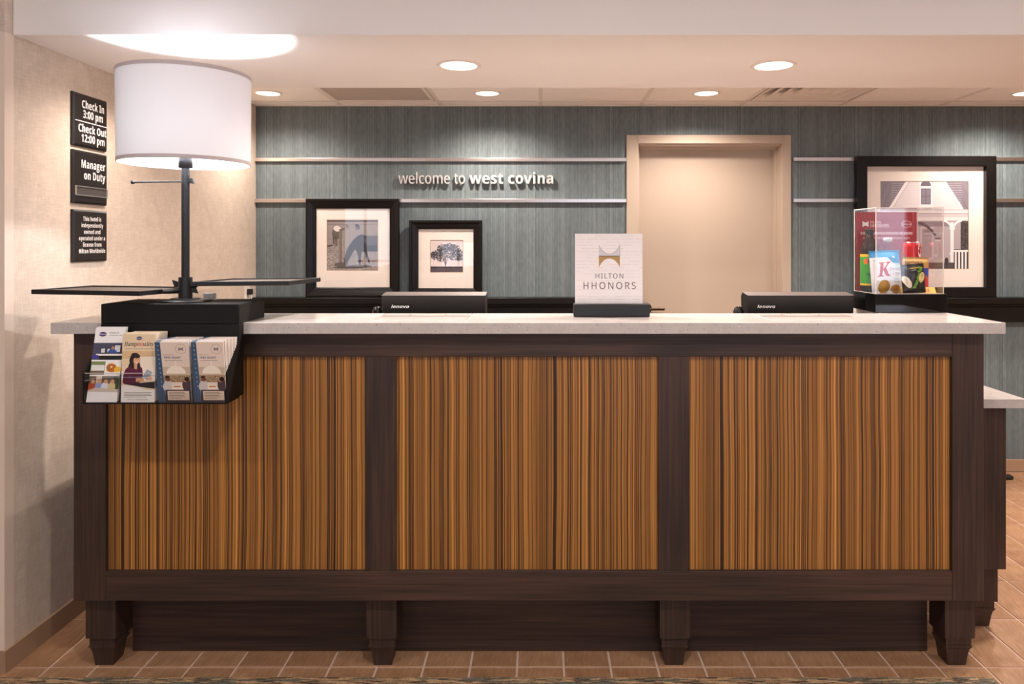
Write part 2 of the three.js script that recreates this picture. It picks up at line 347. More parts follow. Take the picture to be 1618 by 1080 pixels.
// ------------------------------------------------------------------ wall notices
{
  const zN = -2.69, zF = -2.90, w = zN - zF;
  const ink = (f) => drawn(512, 488, (c, W, H) => { c.fillStyle = '#1c1513'; c.fillRect(0, 0, W, H); c.fillStyle = '#f4efec'; f(c, W, H); });
  const squeeze = (c, s, x, y, size, sx, align = 'center', weight = 'bold') => { c.save(); c.translate(x, y); c.scale(sx, 1); c.font = `${weight} ${size}px sans-serif`; c.textAlign = align; c.fillText(s, 0, 0); c.restore(); };
  const notice = (yt, yb, tex, label) => {
    const h = yt - yb, t = thing('wall_notice', label, 'sign', [WL, (yt + yb) / 2, (zN + zF) / 2]);
    const b = 0.007, g = squareLoft([[0, w / 2, h / 2], [0.008, w / 2, h / 2], [0.013, w / 2 - b, h / 2 - b]]); g.rotateZ(-Math.PI / 2); g.rotateX(Math.PI / 2);
    part('plaque', g, M.blackSatin, t);
    const f = new THREE.PlaneGeometry(w - 2 * b - 0.001, h - 2 * b - 0.001); f.rotateY(Math.PI / 2); part('lettering', f, printMat(tex, 0.4), t, [0.0134, 0, 0]);
    return t;
  };
  const a = ink((c, W, H) => { squeeze(c, 'Check In', W * 0.56, 120, 108, 0.82); squeeze(c, '3:00 pm', W * 0.56, 218, 108, 0.82); c.fillRect(0, 252, W, 9); squeeze(c, 'Check Out', W * 0.54, 362, 108, 0.86); squeeze(c, '12:00 pm', W * 0.56, 458, 108, 0.84); });
  notice(1.953, 1.7535, a, 'black notice with check in and check out times');
  const b = ink((c, W, H) => { squeeze(c, 'Manager', W - 24, 150, 112, 0.84, 'right'); squeeze(c, 'on Duty', W - 24, 262, 112, 0.84, 'right'); });
  const t = notice(1.7385, 1.539, b, 'black manager on duty notice with an empty name slot');
  part('name_slot', (() => { const q = rectSweep(0.196, 0.037, [[0, 0], [0, 0.004], [0.004, 0.004], [0.005, 0.001]]); q.rotateY(Math.PI / 2); return q; })(), M.silver, t, [0.0136, -0.052, 0]);
  part('name_insert', (() => { const q = new THREE.PlaneGeometry(0.188, 0.029); q.rotateY(Math.PI / 2); return q; })(), std({ color: '#4a4542', roughness: 0.5 }), t, [0.0142, -0.052, 0]);
  const d = ink((c, W, H) => { ['This hotel is', 'independently', 'owned and', 'operated under a', 'license from', 'Hilton Worldwide'].forEach((s, i) => squeeze(c, s, W * 0.53, 92 + i * 66, 60, 0.86)); });
  notice(1.516, 1.32, d, 'black notice about independent ownership in six small lines');
}

// ------------------------------------------------------------------ raised lettering on the blue wall
const thin = await new FontLoader().loadAsync('fonts/droid/droid_sans_regular.typeface.json');
const bold = await new FontLoader().loadAsync('fonts/droid/droid_sans_bold.typeface.json');
{
  const t = thing('wall_lettering', 'raised pale metal welcome lettering between the two metal strips', 'lettering', [X(630, 4.42), Y(290, 4.42), ZB]);
  const words = (text, font, x0, x1) => {
    const size = 0.066, k = size / font.data.resolution; let adv = 0; const items = [];
    for (const ch of text) { const ha = font.data.glyphs[ch].ha * k; if (ch !== ' ') items.push([ch, adv]); adv += ha; }
    const s = (x1 - x0) / adv;
    for (const [ch, a] of items) { const g = new TextGeometry(ch, { font, size, depth: 0.02, curveSegments: 5, bevelEnabled: false }); g.scale(s, 1, 1); part('letter', g, M.letter, t, [x0 + a * s, 0, 0.012]); }
  };
  const m = 4.42 / F; words('welcome to', thin, 0, 106 * m); words('west covina', bold, 112 * m, 246 * m);
}

// ------------------------------------------------------------------ framed photographs
const photoHorses = drawn(512, 512, (c, W, H) => {
  reseed(301); c.fillStyle = '#948a87'; c.fillRect(0, 0, W, H);
  c.fillStyle = '#5f5654'; c.fillRect(0, 0, W, 28); c.fillStyle = '#a79c98'; c.fillRect(0, 28, W, 20); c.fillStyle = '#7f7572'; c.fillRect(0, 40, W, 12);
  for (let i = 0; i < 9000; i++) { const y = 56 + rnd() * 456, s = 1 + (y / 512) * 4; c.fillStyle = rnd() < 0.5 ? 'rgba(66,58,56,0.5)' : 'rgba(212,202,198,0.5)'; c.fillRect(rnd() * W, y, s * 1.6, s * 0.9); }
  const far = (x, y, s, col) => { c.fillStyle = col; c.beginPath(); c.ellipse(x, y, 16 * s, 11 * s, 0.2, 0, 7); c.fill(); for (const d of [-10, -4, 6, 11]) c.fillRect(x + d * s, y, 4 * s, 34 * s); c.beginPath(); c.moveTo(x + 10 * s, y - 8 * s); c.lineTo(x + 26 * s, y + 22 * s); c.lineTo(x + 18 * s, y + 26 * s); c.lineTo(x + 4 * s, y + 4 * s); c.fill(); };
  far(300, 60, 1.25, '#2f2826'); far(200, 62, 0.9, '#5d5350');
  c.fillStyle = '#5d544e'; c.beginPath(); c.ellipse(98, 140, 46, 56, 0, 0, 7); c.fill(); c.fillStyle = '#e0d8d2'; c.beginPath(); c.ellipse(104, 92, 36, 28, 0.2, 0, 7); c.fill(); c.fillStyle = '#4a423d'; c.fillRect(60, 170, 14, 70); c.fillRect(94, 170, 12, 96); c.fillRect(78, 170, 10, 90); c.fillStyle = '#6a615c'; c.beginPath(); c.moveTo(120, 100); c.lineTo(180, 78); c.lineTo(176, 104); c.lineTo(130, 124); c.fill();
  c.fillStyle = 'rgba(50,44,42,0.85)'; c.beginPath(); c.ellipse(30, 262, 34, 9, -0.2, 0, 7); c.fill();
  c.fillStyle = '#6a5f5a'; c.fillRect(122, 112, 28, 330); c.fillStyle = '#827670'; c.fillRect(124, 112, 8, 330); c.fillStyle = '#574c48'; c.beginPath(); c.ellipse(136, 448, 60, 22, 0, 0, 7); c.fill();
  c.fillStyle = '#2c2a2e'; c.beginPath(); c.moveTo(512, 138); c.bezierCurveTo(430, 140, 380, 150, 330, 150); c.bezierCurveTo(270, 180, 215, 260, 190, 330); c.bezierCurveTo(176, 372, 166, 420, 174, 448); c.lineTo(198, 452); c.bezierCurveTo(214, 410, 236, 372, 256, 330); c.lineTo(284, 296); c.lineTo(312, 360); c.lineTo(318, 450); c.lineTo(338, 452); c.lineTo(340, 350); c.lineTo(348, 318); c.lineTo(372, 322); c.lineTo(398, 390); c.lineTo(416, 430); c.lineTo(428, 428); c.lineTo(408, 352); c.lineTo(400, 318); c.lineTo(512, 318); c.fill();
  c.fillStyle = '#55525a'; c.beginPath(); c.ellipse(450, 210, 90, 50, 0.1, 0, 7); c.fill(); c.fillStyle = '#8e8880'; c.beginPath(); c.ellipse(440, 152, 80, 12, 0, 0, 7); c.fill();
  c.fillStyle = 'rgba(60,52,50,0.8)'; c.beginPath(); c.ellipse(260, 470, 190, 16, -0.04, 0, 7); c.fill();
});
const photoTree = drawn(384, 384, (c, W, H) => {
  reseed(311); c.fillStyle = '#ddd0cf'; c.fillRect(0, 0, W, H); c.fillStyle = '#cbbcbd'; for (let i = 0; i < 9; i++) { c.globalAlpha = 0.3; c.beginPath(); c.ellipse(rnd() * W, 40 + rnd() * 240, 90 + rnd() * 80, 8 + rnd() * 10, 0, 0, 7); c.fill(); } c.globalAlpha = 1;
  c.fillStyle = '#4b4049'; c.fillRect(0, 322, W, 62); c.fillStyle = '#2d262b'; c.fillRect(0, 312, W, 14); for (let i = 0; i < 40; i++) { c.beginPath(); c.ellipse(rnd() * W, 314, 10, 5, 0, 0, 7); c.fill(); } c.fillStyle = '#6b5f6a'; for (let i = 0; i < 400; i++) c.fillRect(rnd() * W, 328 + rnd() * 56, 6, 1.4);
  c.strokeStyle = '#3a3034'; for (const [x, w] of [[150, 7], [182, 8], [206, 6], [170, 5]]) { c.lineWidth = w; c.beginPath(); c.moveTo(179, 320); c.quadraticCurveTo(178, 280, x, 220); c.stroke(); }
  const clumps = [[70, 190, 58, 44], [110, 150, 62, 46], [150, 105, 70, 50], [215, 84, 74, 46], [275, 104, 66, 50], [318, 150, 56, 52], [340, 205, 40, 44], [200, 150, 96, 60], [270, 190, 70, 50], [130, 205, 60, 46], [40, 170, 30, 30]];
  for (let i = 0; i < 1500; i++) { const [cx, cy, rx, ry] = clumps[i % clumps.length], a = rnd() * 6.283, r = Math.sqrt(rnd()), x = cx + Math.cos(a) * rx * r, y = cy + Math.sin(a) * ry * r; c.fillStyle = ['#24222c', '#33313d', '#45434f', '#1b1a21', '#5a5866', '#2a2833'][Math.floor(rnd() * 6)]; c.beginPath(); c.ellipse(x, y, 3 + rnd() * 6, 2 + rnd() * 4, rnd() * 3, 0, 7); c.fill(); }
  c.fillStyle = '#cfc2c3'; for (let i = 0; i < 60; i++) { c.beginPath(); c.ellipse(60 + rnd() * 270, 130 + rnd() * 110, 2 + rnd() * 4, 2 + rnd() * 3, 0, 0, 7); c.fill(); }
});
const photoHouse = drawn(640, 640, (c, W, H) => {
  reseed(317); c.fillStyle = '#827a86'; c.fillRect(0, 0, W, H);
  c.strokeStyle = '#5f5863'; c.lineWidth = 2; for (let i = -4; i < 12; i++) { c.beginPath(); c.moveTo(430 + i * 46, 0); c.lineTo(520 + i * 60, 220); c.stroke(); c.beginPath(); c.moveTo(i * 46, 0); c.lineTo(i * 40 - 60, 220); c.stroke(); }
  c.fillStyle = '#ded6d8'; c.beginPath(); c.moveTo(190, 0); c.lineTo(470, 0); c.lineTo(600, 205); c.lineTo(600, 230); c.lineTo(60, 230); c.lineTo(60, 205); c.fill();
  c.strokeStyle = '#cdc5c8'; for (let y = 16; y < 220; y += 17) { c.beginPath(); c.moveTo(80, y); c.lineTo(590, y); c.stroke(); }
  c.strokeStyle = '#efe9e9'; c.lineWidth = 20; c.beginPath(); c.moveTo(205, -10); c.lineTo(70, 205); c.moveTo(455, -10); c.lineTo(594, 205); c.stroke(); c.strokeStyle = '#a59ca2'; c.lineWidth = 2; c.beginPath(); c.moveTo(218, -4); c.lineTo(84, 208); c.moveTo(442, -4); c.lineTo(578, 204); c.stroke();
  c.fillStyle = '#f0ebeb'; c.fillRect(286, 0, 90, 182); c.fillStyle = '#6d6673'; c.beginPath(); c.ellipse(331, 38, 38, 40, 0, Math.PI, 0); c.fill(); c.fillRect(295, 54, 72, 116); c.fillStyle = '#857e8c'; for (const [x, y] of [[301, 58], [334, 58], [301, 114], [334, 114]]) c.fillRect(x, y, 27, 50); c.fillStyle = '#e8e2e3'; c.fillRect(280, 176, 102, 14);
  c.fillStyle = '#cfc6c9'; c.fillRect(0, 205, W, 84); c.fillStyle = '#eae4e4'; c.fillRect(0, 218, W, 14); c.fillRect(0, 262, W, 20); c.fillStyle = '#a89fa5'; c.fillRect(0, 232, W, 6);
  c.fillStyle = '#b3a8ae'; c.fillRect(0, 289, W, 351); c.fillStyle = '#8b8189'; c.fillRect(0, 289, 500, 40); c.fillStyle = '#e6dfe0'; for (let x = 0; x < 480; x += 11) { c.beginPath(); c.moveTo(x, 282); c.lineTo(x + 11, 282); c.lineTo(x + 5.5, 296); c.fill(); }
  c.fillStyle = '#cbc1c5'; c.fillRect(290, 330, 98, 240); c.fillStyle = '#a79ca3'; c.fillRect(304, 346, 70, 210); c.fillStyle = '#857b83'; c.beginPath(); c.ellipse(339, 376, 26, 24, 0, Math.PI, 0); c.fill(); c.strokeStyle = '#958a91'; c.lineWidth = 2; for (const [x, y] of [[310, 392], [343, 392], [310, 470], [343, 470]]) c.strokeRect(x, y, 26, 66);
  c.fillStyle = '#4d464b'; for (let i = 0; i < 60; i++) { const s = rnd(); c.beginPath(); c.ellipse(270 + s * 130, 296 + s * s * 90 + rnd() * 14, 9, 6, rnd(), 0, 7); c.fill(); } c.fillStyle = '#ddd5d7'; c.fillRect(396, 424, 44, 14); c.fillStyle = '#57505a'; c.fillRect(398, 410, 42, 12);
  c.fillStyle = '#3b3639'; c.fillRect(582, 290, 58, 200); for (let i = 0; i < 160; i++) { c.fillStyle = i % 2 ? '#59545a' : '#2a2628'; c.beginPath(); c.ellipse(586 + rnd() * 54, 292 + rnd() * 200, 6, 4, rnd(), 0, 7); c.fill(); }
  c.fillStyle = '#f1ecec'; c.fillRect(508, 300, 24, 340); c.fillRect(500, 340, 40, 10); c.fillRect(502, 520, 36, 12); c.strokeStyle = '#f1ecec'; c.lineWidth = 14; c.beginPath(); c.arc(452, 350, 62, -1.57, 0.1); c.stroke(); c.beginPath(); c.arc(592, 350, 62, 3.05, 4.71); c.stroke();
  c.fillStyle = '#4a4348'; c.fillRect(250, 590, 390, 50); c.fillStyle = '#332d31'; c.beginPath(); c.ellipse(480, 578, 14, 24, 0, 0, 7); c.fill(); c.fillRect(474, 596, 12, 40); c.fillStyle = '#413a3e'; c.fillRect(532, 494, 108, 146); c.fillStyle = '#f4efef'; c.fillRect(532, 500, 108, 14); for (let x = 540; x < 640; x += 24) c.fillRect(x, 512, 13, 128);
});
function picture(x0, x1, yTop, yBot, matBox, imgBox, tex, profile, label, frameDepth = 0.03) {
  // boxes are pixel limits at the depth of the picture
  const d = 4.40, w = X(x1, d) - X(x0, d), h = yTop - yBot, cx = (X(x0, d) + X(x1, d)) / 2, cy = (yTop + yBot) / 2;
  const t = thing('framed_photograph', label, 'picture', [cx, yBot, ZB + 0.024]);
  const local = ([a, b, c, e]) => [X(a, d) - cx, X(b, d) - cx, Y(e, d) - yBot, Y(c, d) - yBot];
  const [mx0, mx1, my0, my1] = local(matBox), [ix0, ix1, iy0, iy1] = local(imgBox);
  const fw = mx0 + w / 2, g = rectSweep(w, h, profile(fw)); g.translate(0, h / 2, 0);
  part('moulding', g, M.frameBlack, t);
  part('backing', span(-w / 2 + 0.01, w / 2 - 0.01, 0.01, h - 0.01, 0.0, 0.004), M.blackSatin, t);
  const s = new THREE.Shape([[-w / 2 + 0.012, 0.012], [w / 2 - 0.012, 0.012], [w / 2 - 0.012, h - 0.012], [-w / 2 + 0.012, h - 0.012]].map((p) => new THREE.Vector2(...p)));
  s.holes.push(new THREE.Path([[ix0, iy0], [ix0, iy1], [ix1, iy1], [ix1, iy0]].map((p) => new THREE.Vector2(...p))));
  const mt = new THREE.ExtrudeGeometry(s, { depth: 0.0022, bevelEnabled: false }); mt.translate(0, 0, 0.0075);
  part('mat_board', mt, M.mat, t);
  const e = rectSweep(ix1 - ix0, iy1 - iy0, [[-0.0002, 0.0098], [0.0026, 0.0075]]); e.translate((ix0 + ix1) / 2, (iy0 + iy1) / 2, 0); part('mat_bevel', e, M.matEdge, t);
  const im = new THREE.PlaneGeometry(ix1 - ix0 + 0.004, iy1 - iy0 + 0.004); im.translate((ix0 + ix1) / 2, (iy0 + iy1) / 2, 0.007); part('print', im, printMat(tex, 0.5), t);
  const gl = new THREE.PlaneGeometry(w - 2 * fw + 0.01, h - 2 * fw + 0.01); gl.translate(0, h / 2, 0.0125); part('glass', gl, M.glass, t);
}
const ledgeTop = Y(470, 4.36) + 0.0005;
const steps = (f) => [[0, 0], [0, 0.03], [0.004, 0.036], [0.012, 0.036], [f * 0.45, 0.030], [f * 0.72, 0.026], [f * 0.74, 0.020], [f * 0.9, 0.018], [f, 0.014], [f, 0.002]];
const flat = (f) => [[0, 0], [0, 0.038], [0.003, 0.041], [f - 0.004, 0.041], [f, 0.038], [f, 0.002]];
picture(484, 631, Y(314, 4.4), ledgeTop, [499.5, 615, 328, 452.5], [516, 597, 347, 427.5], photoHorses, steps, 'black framed photograph of horses grazing in a field');
picture(647, 762, Y(348, 4.4), ledgeTop, [661, 749.5, 361, 456], [679.5, 731.5, 379, 430.5], photoTree, steps, 'small black framed photograph of a lone spreading tree');
picture(1352, 1571, Y(247, 4.4), ledgeTop, [1368, 1557, 261, 457], [1392, 1531.5, 286, 425], photoHouse, flat, 'large black framed photograph of a white gabled house porch');
// wall outlet with a black plug beside the corner
{
  const t = thing('wall_outlet', 'white wall outlet with a black plug on the beige wall', 'outlet', [WL, Y(462, 4.30), -4.30]);
  part('cover_plate', span(0, 0.006, -0.058, 0.058, -0.035, 0.035, 0.002), M.white, t);
  part('plug', span(0.006, 0.034, -0.012, 0.022, -0.014, 0.014, 0.004), M.blackSatin, t);
  part('cord', tubeAlong([[0.03, -0.008, 0], [0.03, -0.03, 0], [0.02, -0.12, 0.01], [0.012, -0.4, 0.02]], 0.003), M.white, t);
}

// ------------------------------------------------------------------ the reception desk
const DT = 1.138, ZF = -2.35, ZT = -2.31, DB = 0.2355;                // counter height, frame face, counter front, underside
const FOOT = (() => [[0, 0.029], [0.003, 0.030], [0.040, 0.0345], [0.055, 0.0375], [0.063, 0.041], [0.066, 0.0435], [0.0705, 0.0435], [0.072, 0.040], [0.0735, 0.0412], [0.0974, 0.0412], [0.0976, 0.049], [DB, 0.049]])();
const legGeo = uvm(squareLoft(FOOT), 'y');
{
  const t = thing('reception_desk', 'dark stained reception desk with three striped wood panels', 'desk');
  const DX = [-1.510, 1.430], stiles = [[-1.510, -1.406], [-0.568, -0.468], [0.378, 0.478], [1.328, 1.430]], railTop = [1.024, DT - 0.036], railBot = [DB, 0.3315];
  for (const [i, [a, b]] of stiles.entries()) part('stile', i === 0 || i === 3 ? span(a, b, DB, railTop[1], ZF - 0.03, ZF, 0.002) : span(a, b, railBot[1], railTop[0], ZF - 0.03, ZF, 0.002), M.darkWood, t);
  part('top_rail', span(-1.406, 1.328, ...railTop, ZF - 0.03, ZF, 0.002, 'x'), M.darkWood, t);
  part('bottom_rail', span(-1.406, 1.328, ...railBot, ZF - 0.03, ZF, 0.002, 'x'), M.darkWood, t);
  for (let i = 0; i < 3; i++) {
    const tex = zebraTex.clone(); tex.offset.set(i * 0.37, i * 0.21); tex.needsUpdate = true;
    part('veneer_panel', span(stiles[i][1] - 0.004, stiles[i + 1][0] + 0.004, railBot[1] - 0.004, railTop[0] + 0.004, ZF - 0.03, ZF - 0.013), std({ map: tex, roughness: 0.42 }), t);
  }
  part('carcass', span(DX[0] + 0.002, DX[1] - 0.002, DB, DT - 0.036, ZF - 0.24, ZF - 0.03, 0, 'x'), M.darkWood, t);
  part('kick_panel', span(-1.392, 1.3166, 0.002, DB, -2.500, -2.480, 0.002, 'x'), M.darkWood, t);
  for (const x of [-1.4405, -0.522, 0.438, 1.370]) part('leg', legGeo, M.darkWood, t, [x, 0, -2.38 - 0.049]);
  part('work_surface', span(DX[0] + 0.002, DX[1] - 0.002, 0.74, 0.77, -3.25, ZF - 0.24, 0.003, 'x'), M.quartz, t);
  part('end_panel', span(DX[0] + 0.002, DX[0] + 0.03, 0.002, 0.74, -3.22, ZF - 0.24), M.darkWood, t); part('end_panel', span(DX[1] - 0.03, DX[1] - 0.002, 0.3, 0.74, -3.22, ZF - 0.24), M.darkWood, t);
  part('added_shade_panel', span(WL + 0.013, DX[0] + 0.001, 0.003, DT - 0.04, -3.03, -3.0, 0.002), M.darkWood, t);  // unseen panel added to keep the back lights off the floor beside the desk
  const r = thing('return_desk', 'lower dark wooden desk end beside the reception desk', 'desk');
  part('front_panel', span(1.432, 1.655, DB - 0.006, 0.8115, -2.62, -2.59, 0.002), M.darkWood, r);
  part('side_panel', span(1.625, 1.655, DB - 0.006, 0.8115, -3.35, -2.62, 0.002), M.darkWood, r);
  part('leg', legGeo, M.darkWood, r, [1.598, 0, -2.625 - 0.049]);
  part('leg', legGeo, M.darkWood, r, [1.598, 0, -3.28]);
}
{
  const s = new THREE.Shape([[-1.5567, 2.31], [1.474, 2.31], [1.474, 3.0], [1.222, 3.0], [1.222, 2.62], [-1.5567, 2.62]].map((p) => new THREE.Vector2(...p)));
  const g = new THREE.ExtrudeGeometry(s, { depth: 0.036 - 0.004, bevelEnabled: true, bevelSize: 0.002, bevelThickness: 0.002, bevelOffset: -0.002, bevelSegments: 2 });
  g.rotateX(-Math.PI / 2); g.translate(0, DT - 0.036 + 0.002, 0);
  single('countertop', uvm(g, 'x'), M.quartz, 'long white speckled stone countertop on the reception desk', 'countertop');
  single('countertop', span(1.434, 1.70, 0.8115, 0.8445, -3.35, -2.55, 0.002, 'x'), M.quartz, 'low white stone countertop on the desk end', 'countertop');
}

// ------------------------------------------------------------------ floor covering and chair
single('area_rug', span(-3.6, 1.438, 0.001, 0.010, -2.318, 1.2, 0.003, 'z'), M.rug, 'mottled brown and grey carpet edge before the desk', 'rug');
{
  const t = thing('pedal_bin', 'black pedal bin foot poking out past the desk end', 'bin', [2.50, 0, -4.22]);
  part('bucket', lathe([[0, 0.02], [0.125, 0.02], [0.13, 0.025], [0.145, 0.36], [0.143, 0.37], [0, 0.37]], 40), M.blackSatin, t);
  part('lid', lathe([[0.148, 0.371], [0.148, 0.385], [0.12, 0.41], [0.05, 0.425], [0, 0.427]], 40), M.blackSatin, t);
  part('base_ring', lathe([[0, 0], [0.128, 0], [0.132, 0.004], [0.13, 0.02], [0, 0.02]], 40), M.blackSatin, t);
  const pd = part('pedal', (() => { const g = new RoundedBoxGeometry(0.06, 0.024, 0.045, 2, 0.01); g.translate(0.245, 0.013, -0.07); return g; })(), M.blackSatin, t);
  part('pedal_stem', tubeAlong([[0.12, 0.05, -0.035], [0.19, 0.045, -0.055], [0.232, 0.02, -0.068]], 0.008, 10), M.silver, pd);
}

// ------------------------------------------------------------------ brochure stand with its leaflets
const BX0 = -1.3735, BX1 = -0.942, BTOP = 1.2005, BBOT = 0.912, ZA = -2.27, ZP = -2.18;
{
  const t = thing('brochure_stand', 'black box hooked over the counter with a leaflet rack', 'brochure holder', [0, 0, 0]);
  part('riser_box', span(BX0, BX1, DT, BTOP, -2.48, ZA, 0.003), M.blackBox, t);
  part('apron', span(BX0, BX1, BBOT, DT, -2.306, ZA, 0.002), M.blackBox, t);
  const side = (x) => { const g = slab([[2.18, BBOT], [2.27, BBOT - 0.004], [2.27, 1.085], [2.18, 1.0]], 0.005); g.rotateY(Math.PI / 2); g.translate(x, 0, 0); return g; };
  part('side_panel', side(BX0), M.blackBox, t); part('side_panel', side(BX1 - 0.005), M.blackBox, t);
  part('rack_floor', span(BX0, BX1, BBOT - 0.004, BBOT, ZA, ZP, 0.001), M.blackBox, t);
  part('clear_lip', span(BX0 + 0.006, BX1 - 0.006, BBOT, 1.0, ZP - 0.002, ZP - 0.0005), M.acrylic, t);
  part('lip_edge', span(BX0 + 0.006, BX1 - 0.006, 1.0, 1.0015, ZP - 0.002, ZP - 0.0005), M.acrylicEdge, t);
  for (const x of [-1.270, -1.154, -1.0435]) part('divider', span(x - 0.001, x + 0.001, BBOT, 1.0, -2.268, ZP - 0.003), M.acrylic, t);
}
const badge = (c, x, y, s) => { c.save(); c.translate(x, y); c.scale(s, s); c.fillStyle = '#2a2a66'; c.beginPath(); c.moveTo(-50, -12); c.lineTo(-36, -18); c.quadraticCurveTo(0, -40, 36, -18); c.lineTo(50, -12); c.lineTo(44, 0); c.lineTo(50, 12); c.lineTo(36, 18); c.quadraticCurveTo(0, 40, -36, 18); c.lineTo(-50, 12); c.lineTo(-44, 0); c.fill(); c.strokeStyle = '#b8423a'; c.lineWidth = 3; c.stroke(); c.fillStyle = '#fff'; c.font = 'italic bold 22px serif'; c.textAlign = 'center'; c.fillText('Hampton', 0, 7); c.restore(); };
const leafHotel = drawn(256, 576, (c, W, H) => {
  c.fillStyle = '#f4f1f2'; c.fillRect(0, 0, W, H); badge(c, 66, 52, 0.62); c.fillStyle = '#444'; c.font = 'bold 13px sans-serif'; c.fillText('Hampton Inn', 122, 46); c.font = '10px sans-serif'; c.fillText('Los Angeles-West Covina', 122, 64);
  c.fillStyle = '#4a4a60'; c.fillRect(0, 120, W, 132); c.fillStyle = '#d9dbe4'; for (const [x, y, w, h] of [[64, 158, 44, 44], [116, 160, 34, 40], [176, 132, 60, 66]]) { c.fillStyle = '#1e1a1c'; c.fillRect(x, y, w, h); c.fillStyle = '#d9dbe4'; c.fillRect(x + 6, y + 6, w - 12, h - 12); } c.fillStyle = '#3c58a8'; c.beginPath(); c.ellipse(166, 196, 40, 26, 0, Math.PI, 0); c.fill(); c.fillStyle = '#c98f6c'; c.beginPath(); c.arc(166, 160, 12, 0, 7); c.fill(); c.fillStyle = '#efe8e0'; c.fillRect(30, 206, W - 30, 14); c.fillStyle = '#1a1518'; c.fillRect(60, 220, W - 60, 32); c.fillStyle = '#4038a0'; c.fillRect(4, 214, 46, 30);
  c.fillStyle = '#7c8a5a'; c.fillRect(0, 264, 120, 102); c.fillStyle = '#e6e4e2'; c.fillRect(6, 292, 110, 44); c.fillStyle = '#6f6450'; c.fillRect(0, 336, 120, 30);
  c.fillStyle = '#f2efe6'; c.fillRect(130, 264, 126, 102); c.fillStyle = '#c9782a'; c.beginPath(); c.ellipse(176, 314, 44, 34, 0.2, 0, 7); c.fill(); c.fillStyle = '#8a4c18'; for (let i = 0; i < 4; i++) { c.fillRect(140 + i * 18, 290, 3, 50); c.fillRect(136, 294 + i * 14, 80, 3); } c.fillStyle = '#efb93a'; c.beginPath(); c.ellipse(228, 326, 30, 22, 0, 0, 7); c.fill(); c.fillStyle = '#fdf3c8'; c.fillRect(168, 300, 14, 12);
  c.fillStyle = '#6a5c4c'; c.fillRect(0, 378, W, 110); c.fillStyle = '#d8c8b0'; c.fillRect(60, 378, 46, 60); c.fillStyle = '#3a4a30'; c.fillRect(210, 378, 46, 110); for (const [x, col] of [[32, '#b8502c'], [88, '#8ea4d8'], [140, '#dfe4ee'], [196, '#d9c68c']]) { c.fillStyle = col; c.beginPath(); c.ellipse(x, 458, 32, 36, 0, 0, 7); c.fill(); c.fillStyle = '#d8a37e'; c.beginPath(); c.arc(x + 4, 418, 16, 0, 7); c.fill(); } c.fillStyle = '#cfc0b2'; c.beginPath(); c.moveTo(60, 466); c.lineTo(256, 476); c.lineTo(256, 500); c.lineTo(0, 496); c.lineTo(0, 486); c.fill();
});
const leafWelcome = drawn(256, 544, (c, W, H) => {
  c.fillStyle = '#e6cfae'; c.fillRect(0, 0, W, H); badge(c, 128, 34, 0.46); c.fillStyle = '#2b2224'; c.font = 'italic bold 44px serif'; c.textAlign = 'center'; c.save(); c.translate(120, 96); c.scale(0.72, 1); c.textAlign = 'left'; let x = -148; for (const [s, col] of [['Hamp', '#2b2224'], ['ton', '#b22a30'], ['ality', '#2b2224']]) { c.fillStyle = col; c.fillText(s, x, 0); x += c.measureText(s).width; } c.restore(); c.fillStyle = '#4a3c30'; c.font = '11px sans-serif'; c.textAlign = 'center'; c.fillText('A collection of opinions with our personality', 128, 122);
  c.fillStyle = '#d9b88c'; c.fillRect(0, 136, W, 60); c.fillStyle = '#f0e2d0'; c.fillRect(120, 180, 136, 150); c.fillStyle = '#f4ece0'; c.fillRect(0, 300, W, 70);
  c.fillStyle = '#2a1a16'; c.beginPath(); c.ellipse(98, 206, 40, 56, 0.15, 0, 7); c.fill(); c.beginPath(); c.ellipse(76, 262, 26, 46, 0.2, 0, 7); c.fill(); c.beginPath(); c.ellipse(126, 258, 15, 40, -0.1, 0, 7); c.fill(); c.fillStyle = '#d69c76'; c.fillRect(94, 236, 24, 40); c.fillStyle = '#e2ad86'; c.beginPath(); c.ellipse(113, 208, 24, 35, 0.28, 0, 7); c.fill(); c.fillStyle = '#4a2a22'; c.fillRect(104, 198, 9, 4); c.fillRect(122, 201, 8, 4); c.fillStyle = '#fff'; c.beginPath(); c.ellipse(113, 226, 9, 4, 0.2, 0, 3.14); c.fill(); c.fillStyle = '#2a1a16'; c.beginPath(); c.ellipse(104, 172, 34, 20, 0.3, 0, 7); c.fill();
  c.fillStyle = '#5a1238'; c.beginPath(); c.moveTo(10, 390); c.quadraticCurveTo(10, 270, 60, 262); c.lineTo(112, 282); c.lineTo(146, 262); c.quadraticCurveTo(168, 280, 160, 370); c.lineTo(120, 400); c.lineTo(30, 402); c.fill(); c.fillStyle = '#dba47c'; c.fillRect(110, 352, 60, 28); c.fillStyle = '#9aa4b4'; c.save(); c.translate(196, 326); c.rotate(0.5); c.fillRect(-24, -38, 48, 72); c.restore(); c.fillStyle = '#dba47c'; c.beginPath(); c.ellipse(214, 352, 20, 14, 0.4, 0, 7); c.fill();
  c.fillStyle = '#1e1e2a'; c.beginPath(); c.moveTo(30, 400); c.lineTo(256, 380); c.lineTo(256, 436); c.lineTo(200, 430); c.fill(); c.fillStyle = '#f2efec'; c.beginPath(); c.moveTo(0, 410); c.quadraticCurveTo(90, 404, 190, 446); c.lineTo(256, 446); c.lineTo(256, H); c.lineTo(0, H); c.fill();
  c.fillStyle = '#77706c'; c.font = '12px sans-serif'; c.textAlign = 'left'; for (let i = 0; i < 4; i++) c.fillRect(24, 464 + i * 12, [208, 200, 212, 168][i], 4); c.font = 'italic 15px serif'; c.textAlign = 'center'; c.fillText('Feel the Hamptonality', 128, 526);
});
